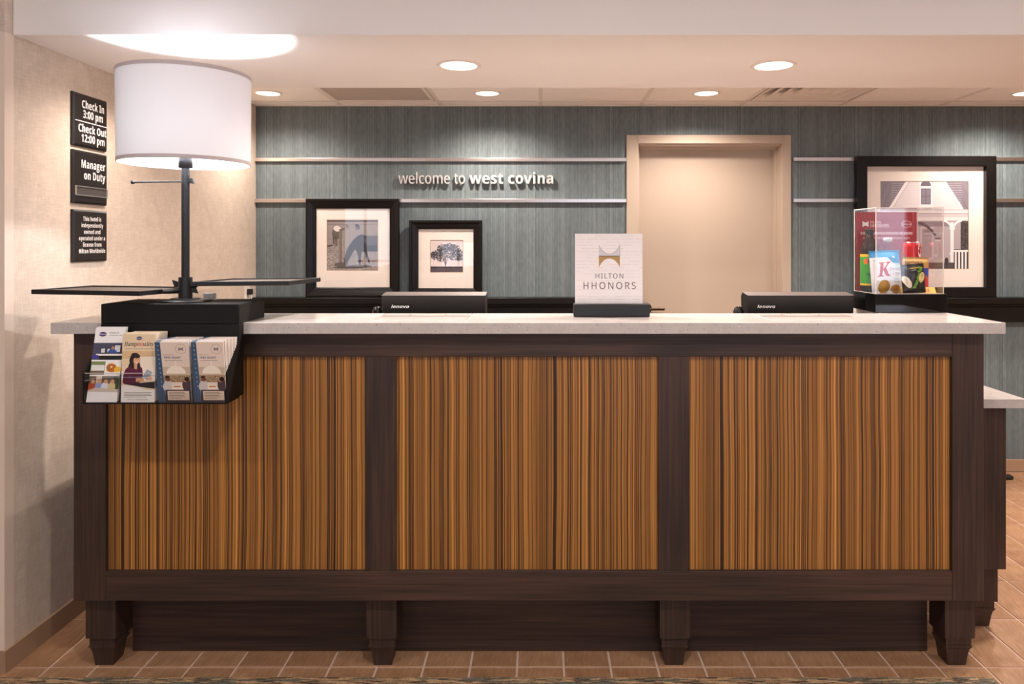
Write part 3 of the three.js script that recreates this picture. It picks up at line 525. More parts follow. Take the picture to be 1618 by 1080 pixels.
const leafNight = drawn(256, 512, (c, W, H) => {
  reseed(331); c.fillStyle = '#e2cfc2'; c.fillRect(0, 0, W, H); c.fillStyle = '#3d5572'; c.beginPath(); c.moveTo(0, 0); c.lineTo(40, 0); c.lineTo(60, 512); c.lineTo(0, 512); c.fill(); c.fillStyle = '#dfe6ec'; for (let i = 0; i < 10; i++) { c.fillRect(15 + i * 1.6, 27 + i * 38, 9 + (i * 7) % 7, 2); c.fillRect(18 + i * 1.6, 32 + i * 38, 5 + (i * 5) % 4, 4); }
  c.strokeStyle = '#b9a69c'; c.lineWidth = 4; c.beginPath(); c.arc(196, 60, 40, 0, 7); c.stroke(); c.fillStyle = '#8d7f7c'; c.beginPath(); c.moveTo(178, 42); c.quadraticCurveTo(196, 62, 214, 42); c.lineTo(214, 78); c.quadraticCurveTo(196, 58, 178, 78); c.fill();
  c.fillStyle = '#6a5a58'; c.font = '12px sans-serif'; c.fillText('EARN UP TO A', 62, 112); c.font = 'bold 25px sans-serif'; c.fillStyle = '#4c5670'; c.save(); c.translate(62, 140); c.scale(0.92, 1); c.fillText('FREE NIGHT', 0, 0); c.restore(); c.fillStyle = '#8a7b78'; c.fillRect(64, 154, 140, 4);
  c.fillStyle = '#c9b49e'; c.fillRect(52, 210, W - 52, 90); c.fillStyle = '#efe4d4'; c.beginPath(); c.ellipse(150, 266, 74, 66, 0, Math.PI, 0); c.fill(); c.fillRect(146, 160, 8, 50); c.fillStyle = '#9a8468'; c.fillRect(52, 280, W - 52, 60); for (let i = 0; i < 160; i++) { c.fillStyle = ['#5b4636', '#d9c09a', '#3a2c26', '#b98d5a'][i % 4]; c.fillRect(56 + rnd() * 196, 284 + rnd() * 52, 5, 5); }
  c.fillStyle = '#c9c2c0'; c.beginPath(); c.ellipse(78, 372, 34, 48, 0.2, 0, 7); c.fill(); c.fillStyle = '#6e4630'; c.beginPath(); c.arc(84, 314, 19, 0, 7); c.fill(); c.fillStyle = '#2a1c18'; c.beginPath(); c.arc(80, 304, 19, Math.PI, 0); c.fill(); c.fillStyle = '#4a3a44'; c.beginPath(); c.ellipse(230, 372, 38, 54, -0.2, 0, 7); c.fill(); c.fillStyle = '#b98768'; c.beginPath(); c.arc(218, 322, 17, 0, 7); c.fill(); c.fillStyle = '#2a1c1a'; c.beginPath(); c.arc(228, 314, 19, 0, 7); c.fill(); c.fillStyle = '#e8dccc'; c.fillRect(116, 362, 76, 36); c.fillStyle = '#a8502c'; c.fillRect(124, 372, 54, 8);
  c.fillStyle = '#3a3240'; c.fillRect(58, 404, W - 58, 108); c.fillStyle = '#dcc9b4'; c.fillRect(74, 414, 166, 78); c.fillStyle = '#6a5a50'; for (let i = 0; i < 5; i++) c.fillRect(84, 424 + i * 13, [120, 134, 116, 128, 100][i], 4);
});
{
  // each leaflet leans from a foot at the front of the rack to a top near the apron
  const sheet = (w, h, tex) => { const g = new THREE.BoxGeometry(w, h, 0.0022); g.translate(0, h / 2, 0); return [g, [M.paper, M.paper, M.paper, M.paper, printMat(tex, 0.35), M.paper]]; };
  const bluePaper = std({ color: '#56708e', roughness: 0.6 });
  const stack = (n, xc, w, h, tex, zTop0, zTop1, zBot1, label, group, tint) => {
    const [g, plain] = sheet(w, h, tex), blue = plain.slice(); blue[0] = blue[2] = bluePaper;
    for (let k = 0; k < n; k++) {
      const f = n > 1 ? k / (n - 1) : 0, zb = -2.186 + (zBot1 + 2.186) * f, zt = zTop0 + (zTop1 - zTop0) * f;
      reseed(400 + k); const m = single('leaflet', g, tint && k % 3 === 1 ? blue : plain, k ? label + ' behind the foremost one' : 'foremost ' + label, 'leaflet', [xc + (rnd() - 0.5) * 0.003 * (k > 0), BBOT + 0.0005 + (k > 0) * rnd() * 0.003, zb], group);
      m.rotation.x = Math.atan2(zt - zb, h * 0.98);
    }
  };
  stack(2, -1.3205, 0.092, 0.224, leafHotel, -2.236, -2.246, -2.194, 'white hotel leaflet with three rows of photographs', 'white hotel leaflets');
  stack(12, -1.2115, 0.101, 0.204, leafWelcome, -2.196, -2.262, -2.240, 'tan leaflet showing a woman holding a tablet', 'tan leaflets in a thick pile');
  stack(14, -1.0985, 0.100, 0.186, leafNight, -2.163, -2.262, -2.240, 'blue edged free night leaflet next to the tan leaflets', 'blue edged leaflets beside the tan ones', true);
  stack(14, -0.9925, 0.0965, 0.186, leafNight, -2.163, -2.262, -2.240, 'blue edged free night leaflet at the closed end of the rack', 'blue edged leaflets at the rack end', true);
}

// ------------------------------------------------------------------ the lamp
{
  const lx = -1.158, lz = -2.37, R = 0.2, yb = 1.648, yt = 1.937;
  const t = thing('table_lamp', 'tall black desk lamp with white drum shade and two swing trays', 'lamp', [lx, BTOP, lz]), up = (y) => y - BTOP;
  part('base', lathe([[0, 0], [0.080, 0], [0.081, 0.003], [0.078, 0.006], [0.045, 0.008], [0.045, 0.011], [0, 0.011]], 48), M.lampBlack, t);
  part('collar', join([(() => { const g = cyl(0.021, 0.021, 0.068); g.translate(0, 0.045, 0); return g; })()]), M.lampBlack, t);
  part('pole', (() => { const g = cyl(0.0125, 0.0125, up(1.66) - 0.07); g.translate(0, (up(1.66) + 0.07) / 2, 0); return g; })(), M.lampBlack, t);
  part('socket', lathe([[0, up(1.635)], [0.021, up(1.635)], [0.021, up(1.665)], [0.016, up(1.668)], [0.016, up(1.70)], [0, up(1.70)]], 28), M.lampBlack, t);
  const lever = part('switch_rod', tubeAlong([[0.02, up(Y(286.5, 2.37)), 0.0], [-0.15, up(Y(287.5, 2.33)), 0.035]], 0.0027, 6), M.lampBlack, t);
  part('rod_tip', (() => { const g = new THREE.SphereGeometry(0.0065, 16, 12); g.translate(-0.152, up(Y(287.5, 2.33)), 0.035); return g; })(), M.lampBlack, lever);
  const wing = (s) => { const g = slab([[0, -0.005], [0.010, -0.008], [0.024, -0.012], [0.016, 0.011], [0.006, 0.010], [0, 0.005]], 0.005, 0.001); g.scale(s * 0.8, 0.8, 0.8); return g; };
  part('thumb_screw', wing(1), M.lampBlack, t, [0.011, up(Y(286, 2.37)), 0]);
  part('thumb_screw', wing(1.1), M.lampBlack, t, [0.020, 0.036, 0.0]);
  part('thumb_screw', (() => { const g = wing(-1.1); g.scale(1, -1.2, 1); return g; })(), M.lampBlack, t, [-0.020, 0.058, 0.0]);
  // shade: thin cloth drum with tape at both rims
  const cloth = new THREE.CylinderGeometry(R, R - 0.003, yt - yb, 96, 1, true); cloth.translate(0, up((yt + yb) / 2), 0);
  const sh = part('lamp_shade', cloth, M.shadeCloth, t);
  const tape = (r, y, h) => { const g = new THREE.CylinderGeometry(r, r, h, 96, 1, true); g.translate(0, up(y), 0); return g; };
  part('rim_tape', tape(R + 0.0008, yt - 0.005, 0.011), M.shadeTape, sh); part('rim_tape', tape(R - 0.0022, yb + 0.005, 0.011), M.shadeTape, sh);
  const ringWire = (r, y) => { const g = new THREE.TorusGeometry(r, 0.0018, 8, 96); g.rotateX(Math.PI / 2); g.translate(0, up(y), 0); return g; };
  const spokes = [0, 1, 2].map((k) => tubeAlong([[0, up(yt - 0.03), 0], [Math.cos(k * 2.094) * R * 0.99, up(yt - 0.012), Math.sin(k * 2.094) * R * 0.99]], 0.0016, 4));
  part('shade_ring', join([ringWire(R - 0.001, yt), ringWire(R - 0.004, yb), ...spokes]), M.shadeTape, sh);
  part('harp', tubeAlong([[0.012, up(1.69), 0], [0.05, up(1.73), 0], [0.056, up(1.80), 0], [0.03, up(1.88), 0], [0, up(1.905), 0], [-0.03, up(1.88), 0], [-0.056, up(1.80), 0], [-0.05, up(1.73), 0], [-0.012, up(1.69), 0]], 0.0016, 40), M.shadeTape, t);
  part('bulb', (() => { const g = lathe([[0.012, up(1.70)], [0.018, up(1.712)], [0.030, up(1.735)], [0.031, up(1.752)], [0.024, up(1.772)], [0.01, up(1.781)], [0, up(1.782)]], 28); return g; })(), M.bulb, t);
  const l = new THREE.PointLight(COOL, LAMP_POWER, 0, 2); l.name = 'bulb_light'; l.position.set(0, up(1.748), 0); l.castShadow = true; l.shadow.radius = 0.7; l.shadow.bias = -0.001; t.add(l);
  // swing trays: [x, z] corners in the room, front left, front right, back right, back left
  const tray = (c, y) => {
    const p = c.map(([x, z]) => [x - lx, -(z - lz)]), s = new THREE.Shape(p.map((q) => new THREE.Vector2(...q))), ctr = p.reduce((a, q) => [a[0] + q[0] / 4, a[1] + q[1] / 4], [0, 0]);
    const inner = p.map((q) => [ctr[0] + (q[0] - ctr[0]) * 0.94, ctr[1] + (q[1] - ctr[1]) * 0.91]);
    s.holes.push(new THREE.Path(inner.slice().reverse().map((q) => new THREE.Vector2(...q))));
    const rim = new THREE.ExtrudeGeometry(s, { depth: 0.013, bevelEnabled: true, bevelSize: 0.0008, bevelThickness: 0.0008, bevelSegments: 1, bevelOffset: -0.0008 }); rim.rotateX(-Math.PI / 2); rim.translate(0, up(y) - 0.013, 0);
    const tr = part('swing_tray', rim, M.lampBlack, t);
    const pad = slab(inner.map((q) => [ctr[0] + (q[0] - ctr[0]) * 1.002, ctr[1] + (q[1] - ctr[1]) * 1.002]), 0.008); pad.rotateX(-Math.PI / 2); pad.translate(0, up(y) - 0.0115, 0); part('tray_pad', pad, M.trayPad, tr);
    return tr;
  };
  const a = tray([[-1.625, -2.320], [-1.235, -2.235], [-1.186, -2.470], [-1.576, -2.555]], 1.2415);
  part('tray_arm', tubeAlong([[-0.05, 0.035, 0.05], [-0.03, 0.034, 0.03], [-0.014, 0.033, 0]], 0.007, 8), M.lampBlack, a);
  const b = tray([[-1.134, -2.352], [-0.835, -2.405], [-0.800, -2.640], [-1.100, -2.590]], 1.2645);
  part('tray_arm', tubeAlong([[0.034, 0.052, -0.01], [0.012, 0.05, 0]], 0.007, 6), M.lampBlack, b);
}
// clear card holder standing behind the lamp on the black box
{
  const t = thing('card_holder', 'small clear plastic card holder behind the lamp pole', 'card holder', [-1.155, BTOP, -2.466]);
  part('clear_box', join([span(-0.085, 0.055, 0, 0.028, 0.012, 0.0135), span(-0.085, 0.055, 0, 0.034, -0.0135, -0.012), span(-0.085, 0.055, 0, 0.0015, -0.012, 0.012)]), M.acrylic, t);
  part('card', span(0.015, 0.050, 0.0015, 0.020, -0.010, 0.010), M.paper, t);
}

// ------------------------------------------------------------------ monitors on the work surface
function monitor(x0, x1, label) {
  const w = x1 - x0, t = thing('monitor', label, 'monitor', [(x0 + x1) / 2, 0.77, -2.74]);
  // side profile in depth and height above the work surface
  const shell = slab([[-0.020, 0.4225], [0.060, 0.430], [0.075, 0.415], [0.040, 0.12], [0.020, 0.10], [0.0, 0.11], [0.012, 0.26], [-0.006, 0.34]].map(([d, h]) => [d, h]), w - 0.004, 0.002);
  shell.rotateY(Math.PI / 2); shell.translate(-(w - 0.004) / 2, 0, 0); part('shell', shell, M.plastic, t);
  const cap = slab([[-0.021, 0.4232], [0.060, 0.4315], [0.064, 0.4308], [-0.019, 0.4215]], w + 0.001); cap.rotateY(Math.PI / 2); cap.translate(-(w + 0.001) / 2, 0.0015, 0); part('top_cover', cap, M.plasticTop, t);
  const scr = new THREE.PlaneGeometry(w - 0.03, 0.26); scr.rotateY(Math.PI); scr.rotateX(-0.118); scr.translate(0, 0.27, -0.0635); part('screen', scr, M.blackGloss, t);
  const slots = []; for (let i = 0; i < 30; i++) for (let j = 0; j < 4; j++) { const x = -w / 2 + 0.03 + i * (w - 0.06) / 29; slots.push(span(x - 0.0022, x + 0.0022, 0.318 - j * 0.009, 0.3225 - j * 0.009, 0.002 - j * 0.002, 0.0042 - j * 0.002)); }
  part('vent_slots', join(slots), M.ventBlack, t);
  const txt = new TextGeometry('lenovo', { font: bold, size: 0.0125, depth: 0.0008, curveSegments: 4 }); txt.applyMatrix4(new THREE.Matrix4().makeShear(0, 0, 0.22, 0, 0, 0)); txt.scale(1.2, 0.9, 1); txt.rotateX(-0.17);
  part('lettering', txt, M.printWhite, t, [-w / 2 + 0.034, 0.378, 0.0195]);
  part('stand', join([span(-0.05, 0.05, 0.0, 0.16, -0.045, -0.030, 0.003), span(-0.11, 0.11, 0, 0.012, -0.14, 0.04, 0.004)]), M.plastic, t);
}
monitor(-0.596, -0.208, 'black computer screen back facing out near the tree photograph');
monitor(0.773, 1.171, 'black computer screen back facing out in front of the door');
{
  const pod = (x, label) => { const t = thing('desktop_speaker', label, 'speaker', [x, 0.77, -2.76]); part('body', lathe([[0, 0], [0.021, 0], [0.021, 0.34], [0.019, 0.363], [0.013, 0.377], [0.005, 0.381], [0, 0.382]], 28), M.blackGloss, t); part('foot', lathe([[0.021, 0], [0.0225, 0], [0.0225, 0.008], [0.021, 0.010]], 28), M.plastic, t); };
  pod(-0.621, 'glossy black rounded speaker beside the screen near the tree photograph'); pod(0.748, 'glossy black rounded speaker beside the screen before the door');
}
// printed sheets lying on the counter
{
  const tex = drawn(620, 430, (c, W, H) => { c.fillStyle = '#b4aca7'; c.fillRect(0, 0, W, H); c.fillStyle = '#948a85'; c.fillRect(0, 150, W, 120); c.fillStyle = '#a89e98'; c.beginPath(); c.ellipse(310, 110, 130, 84, 0, 0, 7); c.fill(); c.strokeStyle = '#8a807a'; c.lineWidth = 8; c.stroke(); c.fillStyle = '#f2eeeb'; c.font = 'italic bold 50px serif'; c.textAlign = 'center'; c.fillText('Hampton', 310, 128); c.fillStyle = '#b9aea8'; for (let i = 0; i < 3; i++) c.fillRect(70, 310 + i * 30, W - 140, 8); c.strokeStyle = '#8f857f'; c.lineWidth = 7; c.strokeRect(3, 3, W - 6, H - 6); });
  const mats = [M.paper, M.paper, printMat(tex, 0.25), M.paper, M.paper, M.paper], g = new THREE.BoxGeometry(0.31, 0.0015, 0.205);
  single('counter_mat', g, mats, 'thin printed mat on the counter before the screen near the tree photograph', 'mat', [-0.397, DT + 0.00075, -2.50]);
  single('counter_mat', g, mats, 'thin printed mat on the counter beside the clear snack case', 'mat', [0.909, DT + 0.00075, -2.50]);
}
// white member sign in a black foot
{
  const t = thing('counter_sign', 'white panel sign with a bronze emblem standing on the counter', 'sign', [X(966, 2.50), DT, -2.51]);
  const foot = new RoundedBoxGeometry(0.26, 0.044, 0.055, 2, 0.004); foot.translate(0, 0.022, 0); part('foot', foot, std({ color: '#17161b', roughness: 0.5 }), t);
  const x0 = X(909, 2.5) - X(966, 2.5), x1 = X(1016, 2.5) - X(966, 2.5);
  const tex = drawn(720, 760, (c, W, H) => {
    c.fillStyle = '#ece4e3'; c.fillRect(0, 0, W, H); reseed(353); c.fillStyle = 'rgba(200,188,188,0.35)'; for (let y = 20; y < H; y += 34) for (let x = 10; x < W - 30;) { const w = 30 + rnd() * 110; if (rnd() < 0.7) c.fillRect(x, y, w, 7); x += w + 18; }
    const cx = 366; c.fillStyle = '#c8c6cc'; c.beginPath(); c.moveTo(cx - 112, 124); c.quadraticCurveTo(cx - 70, 214, cx, 216); c.quadraticCurveTo(cx + 70, 214, cx + 112, 124); c.lineTo(cx + 112, 238); c.lineTo(cx - 112, 238); c.fill(); c.strokeStyle = '#9a7a50'; c.lineWidth = 4; c.stroke();
    c.fillStyle = '#a8823e'; c.beginPath(); c.moveTo(cx - 112, 240); c.lineTo(cx + 112, 240); c.lineTo(cx + 112, 362); c.quadraticCurveTo(cx + 70, 268, cx, 266); c.quadraticCurveTo(cx - 70, 268, cx - 112, 362); c.fill(); c.fillStyle = '#7a5c2c'; c.fillRect(cx - 112, 236, 224, 10);
    c.fillStyle = '#5a4642'; c.textAlign = 'center'; const spaced = (s, y, size, width) => { c.font = `${size}px sans-serif`; const ws = [...s].map((q) => c.measureText(q).width), tot = ws.reduce((a, b) => a + b, 0), gap = (width - tot) / (s.length - 1); let x = cx - width / 2; c.textAlign = 'left'; [...s].forEach((q, i) => { c.fillText(q, x, y); x += ws[i] + gap; }); };
    spaced('HILTON', 480, 76, 310); spaced('HHONORS', 592, 102, 572);
  });
  const g = new THREE.BoxGeometry(x1 - x0, 0.245, 0.005); g.translate((x0 + x1) / 2, 0.04 + 0.1225, 0); g.rotateX(-0.03);
  part('sign_panel', g, [M.paper, M.paper, M.paper, M.paper, printMat(tex, 0.3), M.paper], t);
}

// ------------------------------------------------------------------ clear snack case and what stands in it
const KX0 = 1.2150, KX1 = 1.4590, KZ0 = -2.640, KZ1 = -2.822, KY = DT + 0.068, KT = Y(329, 2.64);
{
  const t = thing('display_case', 'clear acrylic snack case on a glossy black plinth', 'display case', [0, 0, 0]);
  part('plinth', span(KX0 - 0.003, 1.473, DT, KY, KZ1 - 0.003, KZ0 + 0.001, 0.002), M.blackGloss, t);
  const p = 0.0025;
  part('front_pane', span(KX0, KX1, KY, KT, KZ0 - p, KZ0), M.acrylic, t); part('back_pane', span(KX0, KX1, KY, KT, KZ1, KZ1 + p), M.acrylic, t);
  part('side_pane', span(KX0, KX0 + p, KY, KT, KZ1 + p, KZ0 - p), M.acrylic, t); part('side_pane', span(KX1 - p, KX1, KY, KT, KZ1 + p, KZ0 - p), M.acrylic, t);
  part('top_pane', span(KX0, KX1, KT, KT + p, KZ1, KZ0), M.acrylic, t);
  const e = 0.0013, edges = []; for (const x of [KX0, KX1]) for (const z of [KZ0, KZ1]) edges.push(span(x - e, x + e, KY, KT + p, z - e, z + e)); for (const z of [KZ0, KZ1]) edges.push(span(KX0, KX1, KT + p - e, KT + p + e, z - e, z + e), span(KX0, KX1, KY - 0.0002, KY + e, z - e, z + e)); for (const x of [KX0, KX1]) edges.push(span(x - e, x + e, KT + p - e, KT + p + e, KZ1, KZ0), span(x - e, x + e, KY - 0.0002, KY + e, KZ1, KZ0));
  part('polished_edges', join(edges), M.acrylicEdge, t);
}
{
  const tex = drawn(512, 600, (c, W, H) => {
    c.fillStyle = '#a8182c'; c.fillRect(0, 0, W, H); c.fillStyle = '#f6eeee'; c.beginPath(); c.moveTo(52, 66); c.quadraticCurveTo(78, 92, 104, 66); c.lineTo(104, 116); c.quadraticCurveTo(78, 92, 52, 116); c.fill(); c.font = '26px sans-serif'; c.fillText('HILTON', 118, 86); c.font = '34px sans-serif'; c.fillText('HHONORS', 118, 116);
    c.strokeStyle = '#f6eeee'; c.lineWidth = 3; c.beginPath(); c.ellipse(426, 92, 42, 24, 0, 0, 7); c.stroke(); c.font = 'italic 18px serif'; c.textAlign = 'center'; c.fillText('Hampton', 426, 98); c.font = 'bold 28px sans-serif'; c.save(); c.translate(256, 172); c.scale(0.83, 1); c.fillText('GOLD & DIAMOND HHONORS MEMBERS', 0, 0); c.restore(); c.font = '23px sans-serif'; c.save(); c.translate(256, 206); c.scale(0.86, 1); c.fillText('thank you for tonight and all the other nights', 0, 0); c.restore();
  });
  const w = KX1 - KX0 - 0.010, h = KT - KY - 0.006, g = new THREE.BoxGeometry(w, h, 0.0015), m = std({ color: '#a8182c', roughness: 0.5 });
  single('member_card', g, [m, m, m, m, printMat(tex, 0.4), m], 'red member card standing at the back of the snack case', 'card', [(KX0 + KX1) / 2 - 0.001, KY + h / 2, KZ1 + 0.006]);
}
function bag(name, w, h, d, tex, label, pos, rot = [0, 0, 0]) {
  // pillow shaped pouch with flat crimped ends and a few wrinkles
  const N = 18, Mv = 22, front = [], uvs = []; const nz0 = grain(Math.round(w * 9000)), nz = (a, b) => nz0(a / 6, b / 7, 6, 7) + 0.5;
  const P = (i, j, s) => { const u = i / N, v = j / Mv, e = Math.pow(Math.sin(Math.PI * Math.min(1, Math.max(0, (v - 0.07) / 0.86))), 0.55) * Math.pow(Math.sin(Math.PI * u), 0.5) || 0, pinch = 1 - 0.07 * e; return [(u - 0.5) * w * pinch, v * h, s * (0.0006 + e * d / 2 + e * (nz(u * 6, v * 7) - 0.5) * 0.008 + (v > 0.93 || v < 0.07 ? Math.sin(u * 60) * 0.0004 : 0))]; };
  const pos3 = [], put = (s) => { for (let j = 0; j < Mv; j++) for (let i = 0; i < N; i++) { const q = [[i, j], [i + 1, j], [i + 1, j + 1], [i, j + 1]], idx = s > 0 ? [0, 1, 2, 0, 2, 3] : [0, 2, 1, 0, 3, 2]; for (const k of idx) { pos3.push(...P(q[k][0], q[k][1], s)); const u = q[k][0] / N; uvs.push(s > 0 ? u : 1 - u, q[k][1] / Mv); } } };
  put(1); put(-1);
  const g = new THREE.BufferGeometry(); g.setAttribute('position', new THREE.Float32BufferAttribute(pos3, 3)); g.setAttribute('uv', new THREE.Float32BufferAttribute(uvs, 2)); g.computeVertexNormals();
  const m = single(name, g, std({ map: tex, roughness: 0.28 }), label, 'snack', pos); m.rotation.set(...rot); return m;
}
{
  const fy = KY + 0.0003;
  // tea bottle
  const t = thing('tea_bottle', 'dark tea bottle with a green and yellow wrapper in the case', 'bottle', [1.2525, fy, -2.776]);
  const dark = phy({ color: '#2a1009', roughness: 0.08 });
  part('body', lathe([[0, 0], [0.028, 0], [0.032, 0.004], [0.0325, 0.02], [0.0325, 0.150], [0.031, 0.165], [0.024, 0.188], [0.016, 0.205], [0.0135, 0.214], [0.0135, 0.222], [0, 0.222]], 40), dark, t);
  part('cap', lathe([[0, 0.237], [0.0145, 0.237], [0.0155, 0.235], [0.0155, 0.219], [0.0145, 0.218], [0, 0.218]], 30), std({ color: '#161214', roughness: 0.5 }), t);
  const wrap = drawn(1024, 512, (c, W, H) => { c.fillStyle = '#3f9a34'; c.fillRect(0, 0, W, H); c.fillStyle = '#efc02a'; c.fillRect(0, 0, W, 42); c.fillRect(0, H - 32, W, 32); for (const x of [10, 522]) { c.fillStyle = '#2b2014'; c.font = 'bold 22px sans-serif'; c.fillText('LEMONADE', x + 110, 30); c.fillStyle = '#e86a1c'; c.beginPath(); c.arc(x + 70, 118, 48, 0, 7); c.fill(); c.fillStyle = '#15110e'; c.font = 'bold 96px sans-serif'; c.fillText('FUZE', x + 96, 152); c.fillStyle = '#f4f2e8'; c.font = 'bold 42px sans-serif'; c.fillText('iced tea', x + 140, 206); c.fillStyle = '#e9b52c'; c.beginPath(); c.moveTo(x + 130, 260); c.lineTo(x + 260, 300); c.lineTo(x + 180, 380); c.fill(); c.fillStyle = '#1d6a22'; c.beginPath(); c.ellipse(x + 130, 340, 60, 22, 0.6, 0, 7); c.fill(); } });
  const wg = new THREE.CylinderGeometry(0.0331, 0.0331, 0.118, 48, 1, true); wg.rotateY(-1.30); wg.translate(0, 0.022 + 0.059 + 0.002, 0); part('wrapper', wg, printMat(wrap, 0.3), t);
  // water bottle
  const b = thing('water_bottle', 'clear water bottle with white cap behind the white snack bag', 'bottle', [1.320, fy, -2.772]);
  part('body', lathe([[0, 0], [0.027, 0], [0.031, 0.004], [0.031, 0.05], [0.029, 0.056], [0.031, 0.062], [0.031, 0.135], [0.028, 0.155], [0.018, 0.176], [0.0125, 0.183], [0.0125, 0.190]], 40), phy({ color: '#f1f6f8', transmission: 1, roughness: 0.03, thickness: 0, ior: 1.33 }), b);
  part('cap', lathe([[0, 0.205], [0.0145, 0.205], [0.0155, 0.203], [0.0155, 0.188], [0, 0.188]], 30), M.white, b);
  // two red cans, one on the other
  const canTex = drawn(1024, 512, (c, W, H) => { c.fillStyle = '#c8141e'; c.fillRect(0, 0, W, H); c.fillStyle = '#f6f0ee'; for (const x of [60, 572]) { c.save(); c.translate(x + 190, 470); c.rotate(-Math.PI / 2); c.font = 'italic bold 128px serif'; c.fillText('Coca-Cola', -24, 0); c.restore(); } });
  const can = (y, label) => { const q = thing('drink_can', label, 'can', [1.412, y, -2.772]); const side = lathe([[0.027, 0.006], [0.0328, 0.014], [0.0328, 0.104], [0.0300, 0.112], [0.0272, 0.118]], 48); side.rotateY(-0.88); part('body', side, phy({ map: canTex, metalness: 0.35, roughness: 0.28 }), q); part('can_end', join([lathe([[0.0, 0.117], [0.025, 0.117], [0.0258, 0.121], [0.0272, 0.121], [0.0276, 0.1185]], 40), lathe([[0.0272, 0.006], [0.025, 0.0], [0.023, 0.0], [0, 0.005]], 40)]), M.silver, q); const tab = new RoundedBoxGeometry(0.014, 0.0014, 0.022, 1, 0.0006); tab.translate(0, 0.1180, 0.004); part('pull_tab', tab, M.silver, q); return q; };
  can(fy, 'lower red soda can hidden behind the snack bags'); can(fy + 0.0667, 'upper red soda can standing behind the snack bags');
  scene.children.find((o) => o.userData.label?.startsWith('lower red')).scale.y = 0.55;
  // bags and the bar
  const chips = drawn(512, 640, (c, W, H) => {
    c.fillStyle = '#eceaf0'; c.fillRect(0, 0, W, H); c.fillStyle = '#1f8fce'; c.fillRect(0, 0, W, 110); c.beginPath(); c.moveTo(280, 100); c.lineTo(512, 60); c.lineTo(512, 220); c.quadraticCurveTo(420, 250, 280, 110); c.fill(); c.fillStyle = '#d8ecf6'; c.globalAlpha = 0.8; c.beginPath(); c.ellipse(440, 240, 90, 44, 0, 0, 7); c.fill(); c.globalAlpha = 1; c.fillStyle = '#fff'; c.font = 'bold 40px sans-serif'; c.fillText('90', 372, 120);
    c.fillStyle = '#8a98cc'; c.font = 'italic bold 44px serif'; c.fillText('Special', 40, 170); c.fillStyle = '#c41a30'; c.save(); c.translate(70, 400); c.rotate(-0.05); c.font = 'italic bold 300px serif'; c.fillText('K', 0, 0); c.restore(); c.fillStyle = '#3c4aa0'; c.font = '62px sans-serif'; c.fillText('Cracker', 290, 308); c.fillText('Chips', 340, 372); c.fillStyle = '#4aa4cc'; c.font = '30px sans-serif'; c.fillText('Sea Salt', 370, 450); c.fillText('flavored', 370, 488);
    c.fillStyle = '#b07e22'; c.beginPath(); c.ellipse(190, 548, 96, 104, 0.2, 0, 7); c.fill(); c.fillStyle = '#c39332'; c.beginPath(); c.ellipse(170, 530, 60, 70, 0.2, 0, 7); c.fill(); c.fillStyle = '#c48a44'; c.beginPath(); c.ellipse(390, 582, 84, 62, 0, 0, 7); c.fill();
  });
  bag('snack_bag', 0.116, 0.158, 0.034, chips, 'white and blue cracker chips bag standing in the case', [1.2800, fy, -2.690], [-0.12, 0.06, 0.035]);
  const pretz = drawn(400, 512, (c, W, H) => { c.fillStyle = '#b98a4a'; c.fillRect(0, 0, W, H); c.fillStyle = '#caa266'; c.fillRect(0, 30, W, 40); c.fillStyle = '#2b1c10'; c.font = 'bold 62px sans-serif'; c.save(); c.translate(28, 108); c.scale(0.94, 1); c.fillText("SNYDER'S", 0, 0); c.restore(); c.fillStyle = '#2c3f9a'; c.beginPath(); c.moveTo(230, 170); c.lineTo(400, 150); c.lineTo(400, 300); c.fill(); c.fillStyle = '#d0343a'; c.beginPath(); c.moveTo(240, 180); c.lineTo(400, 330); c.lineTo(400, 470); c.lineTo(340, 450); c.fill(); c.fillStyle = '#3a2418'; c.fillRect(180, 330, 120, 150); c.fillStyle = '#24304f'; c.fillRect(0, 140, 150, 372); c.fillStyle = '#e6d7bd'; c.beginPath(); c.ellipse(110, 330, 56, 120, -0.4, 0, 7); c.fill(); });
  bag('snack_bag', 0.096, 0.132, 0.034, pretz, 'gold pretzel bag with red and blue flash in the case', [1.395, fy, -2.716], [-0.04, -0.06, -0.03]);
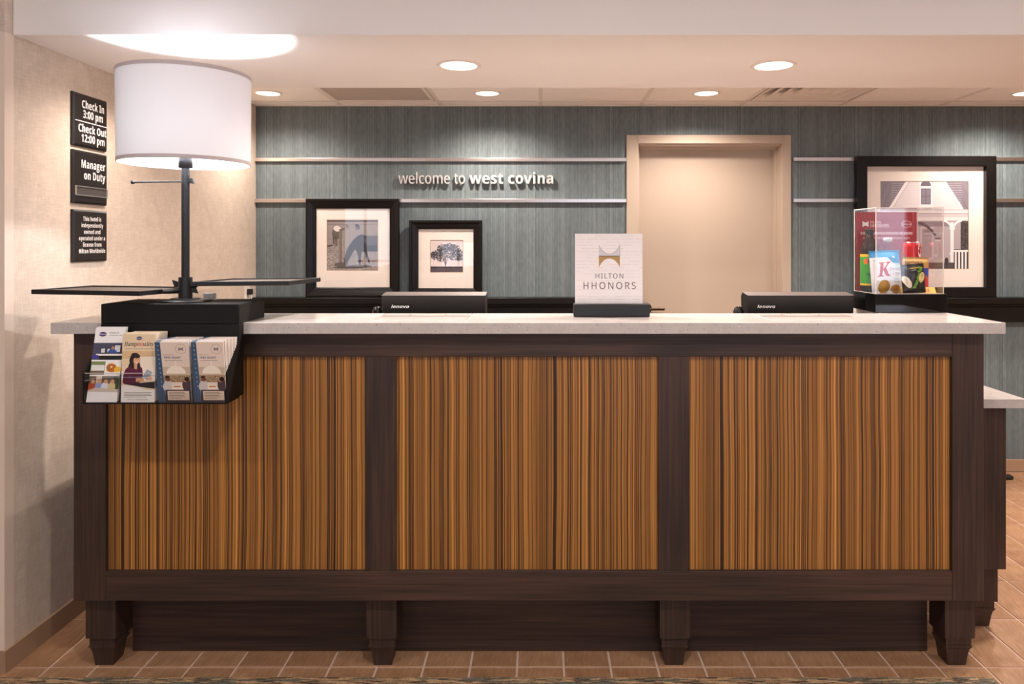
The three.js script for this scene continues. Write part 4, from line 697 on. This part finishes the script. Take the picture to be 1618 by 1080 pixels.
  const pist = drawn(320, 512, (c, W, H) => { c.fillStyle = '#141214'; c.fillRect(0, 0, W, H); c.fillStyle = '#e2c23a'; c.font = 'italic bold 34px serif'; c.fillText('roasted', 110, 80); c.fillStyle = '#e8e4dc'; c.font = '22px sans-serif'; c.fillText('& salted', 120, 112); c.save(); c.translate(170, 400); c.rotate(-1.2); c.fillStyle = '#7cc03a'; c.font = 'bold 78px sans-serif'; c.fillText('wonderful', -30, 0); c.restore(); c.fillStyle = '#d9c08a'; c.beginPath(); c.ellipse(262, 240, 44, 92, 0.3, 0, 7); c.fill(); c.fillStyle = '#c4b06a'; c.beginPath(); c.ellipse(262, 240, 18, 70, 0.3, 0, 7); c.fill(); c.fillStyle = '#e8dcc4'; c.beginPath(); c.ellipse(52, 300, 44, 112, -0.35, 0, 7); c.fill(); c.fillStyle = '#b9a67c'; c.fillRect(40, 240, 8, 110); });
  bag('snack_bag', 0.086, 0.108, 0.028, pist, 'small black nut bag with green writing in the case', [1.364, fy, -2.659], [-0.02, 0.04, 0.08]);
  const bt = drawn(768, 128, (c, W, H) => { c.fillStyle = '#e8bf6a'; c.fillRect(0, 0, W, H); c.fillStyle = '#c4382c'; c.font = 'bold 92px sans-serif'; c.fillText('TOBLERONE', 110, 98); });
  const s = new THREE.Shape([[-0.0125, 0], [0.0125, 0], [0, 0.0217]].map((p) => new THREE.Vector2(...p))); const L = 0.128, g = new THREE.ExtrudeGeometry(s, { depth: L, bevelEnabled: false }); g.rotateY(Math.PI / 2); g.translate(-L / 2, 0, 0);
  const p = g.attributes.position, uv = new Float32Array(p.count * 2); for (let i = 0; i < p.count; i++) { uv[i * 2] = p.getX(i) / L + 0.5; uv[i * 2 + 1] = p.getY(i) / 0.0217; } g.setAttribute('uv', new THREE.BufferAttribute(uv, 2));
  const bar = thing('chocolate_bar', 'yellow three sided chocolate bar lying in the case', 'snack', [1.388, fy, -2.6860], 0);
  part('wrapper', g, printMat(bt, 0.35), bar);
}
renderer.render(scene, camera);
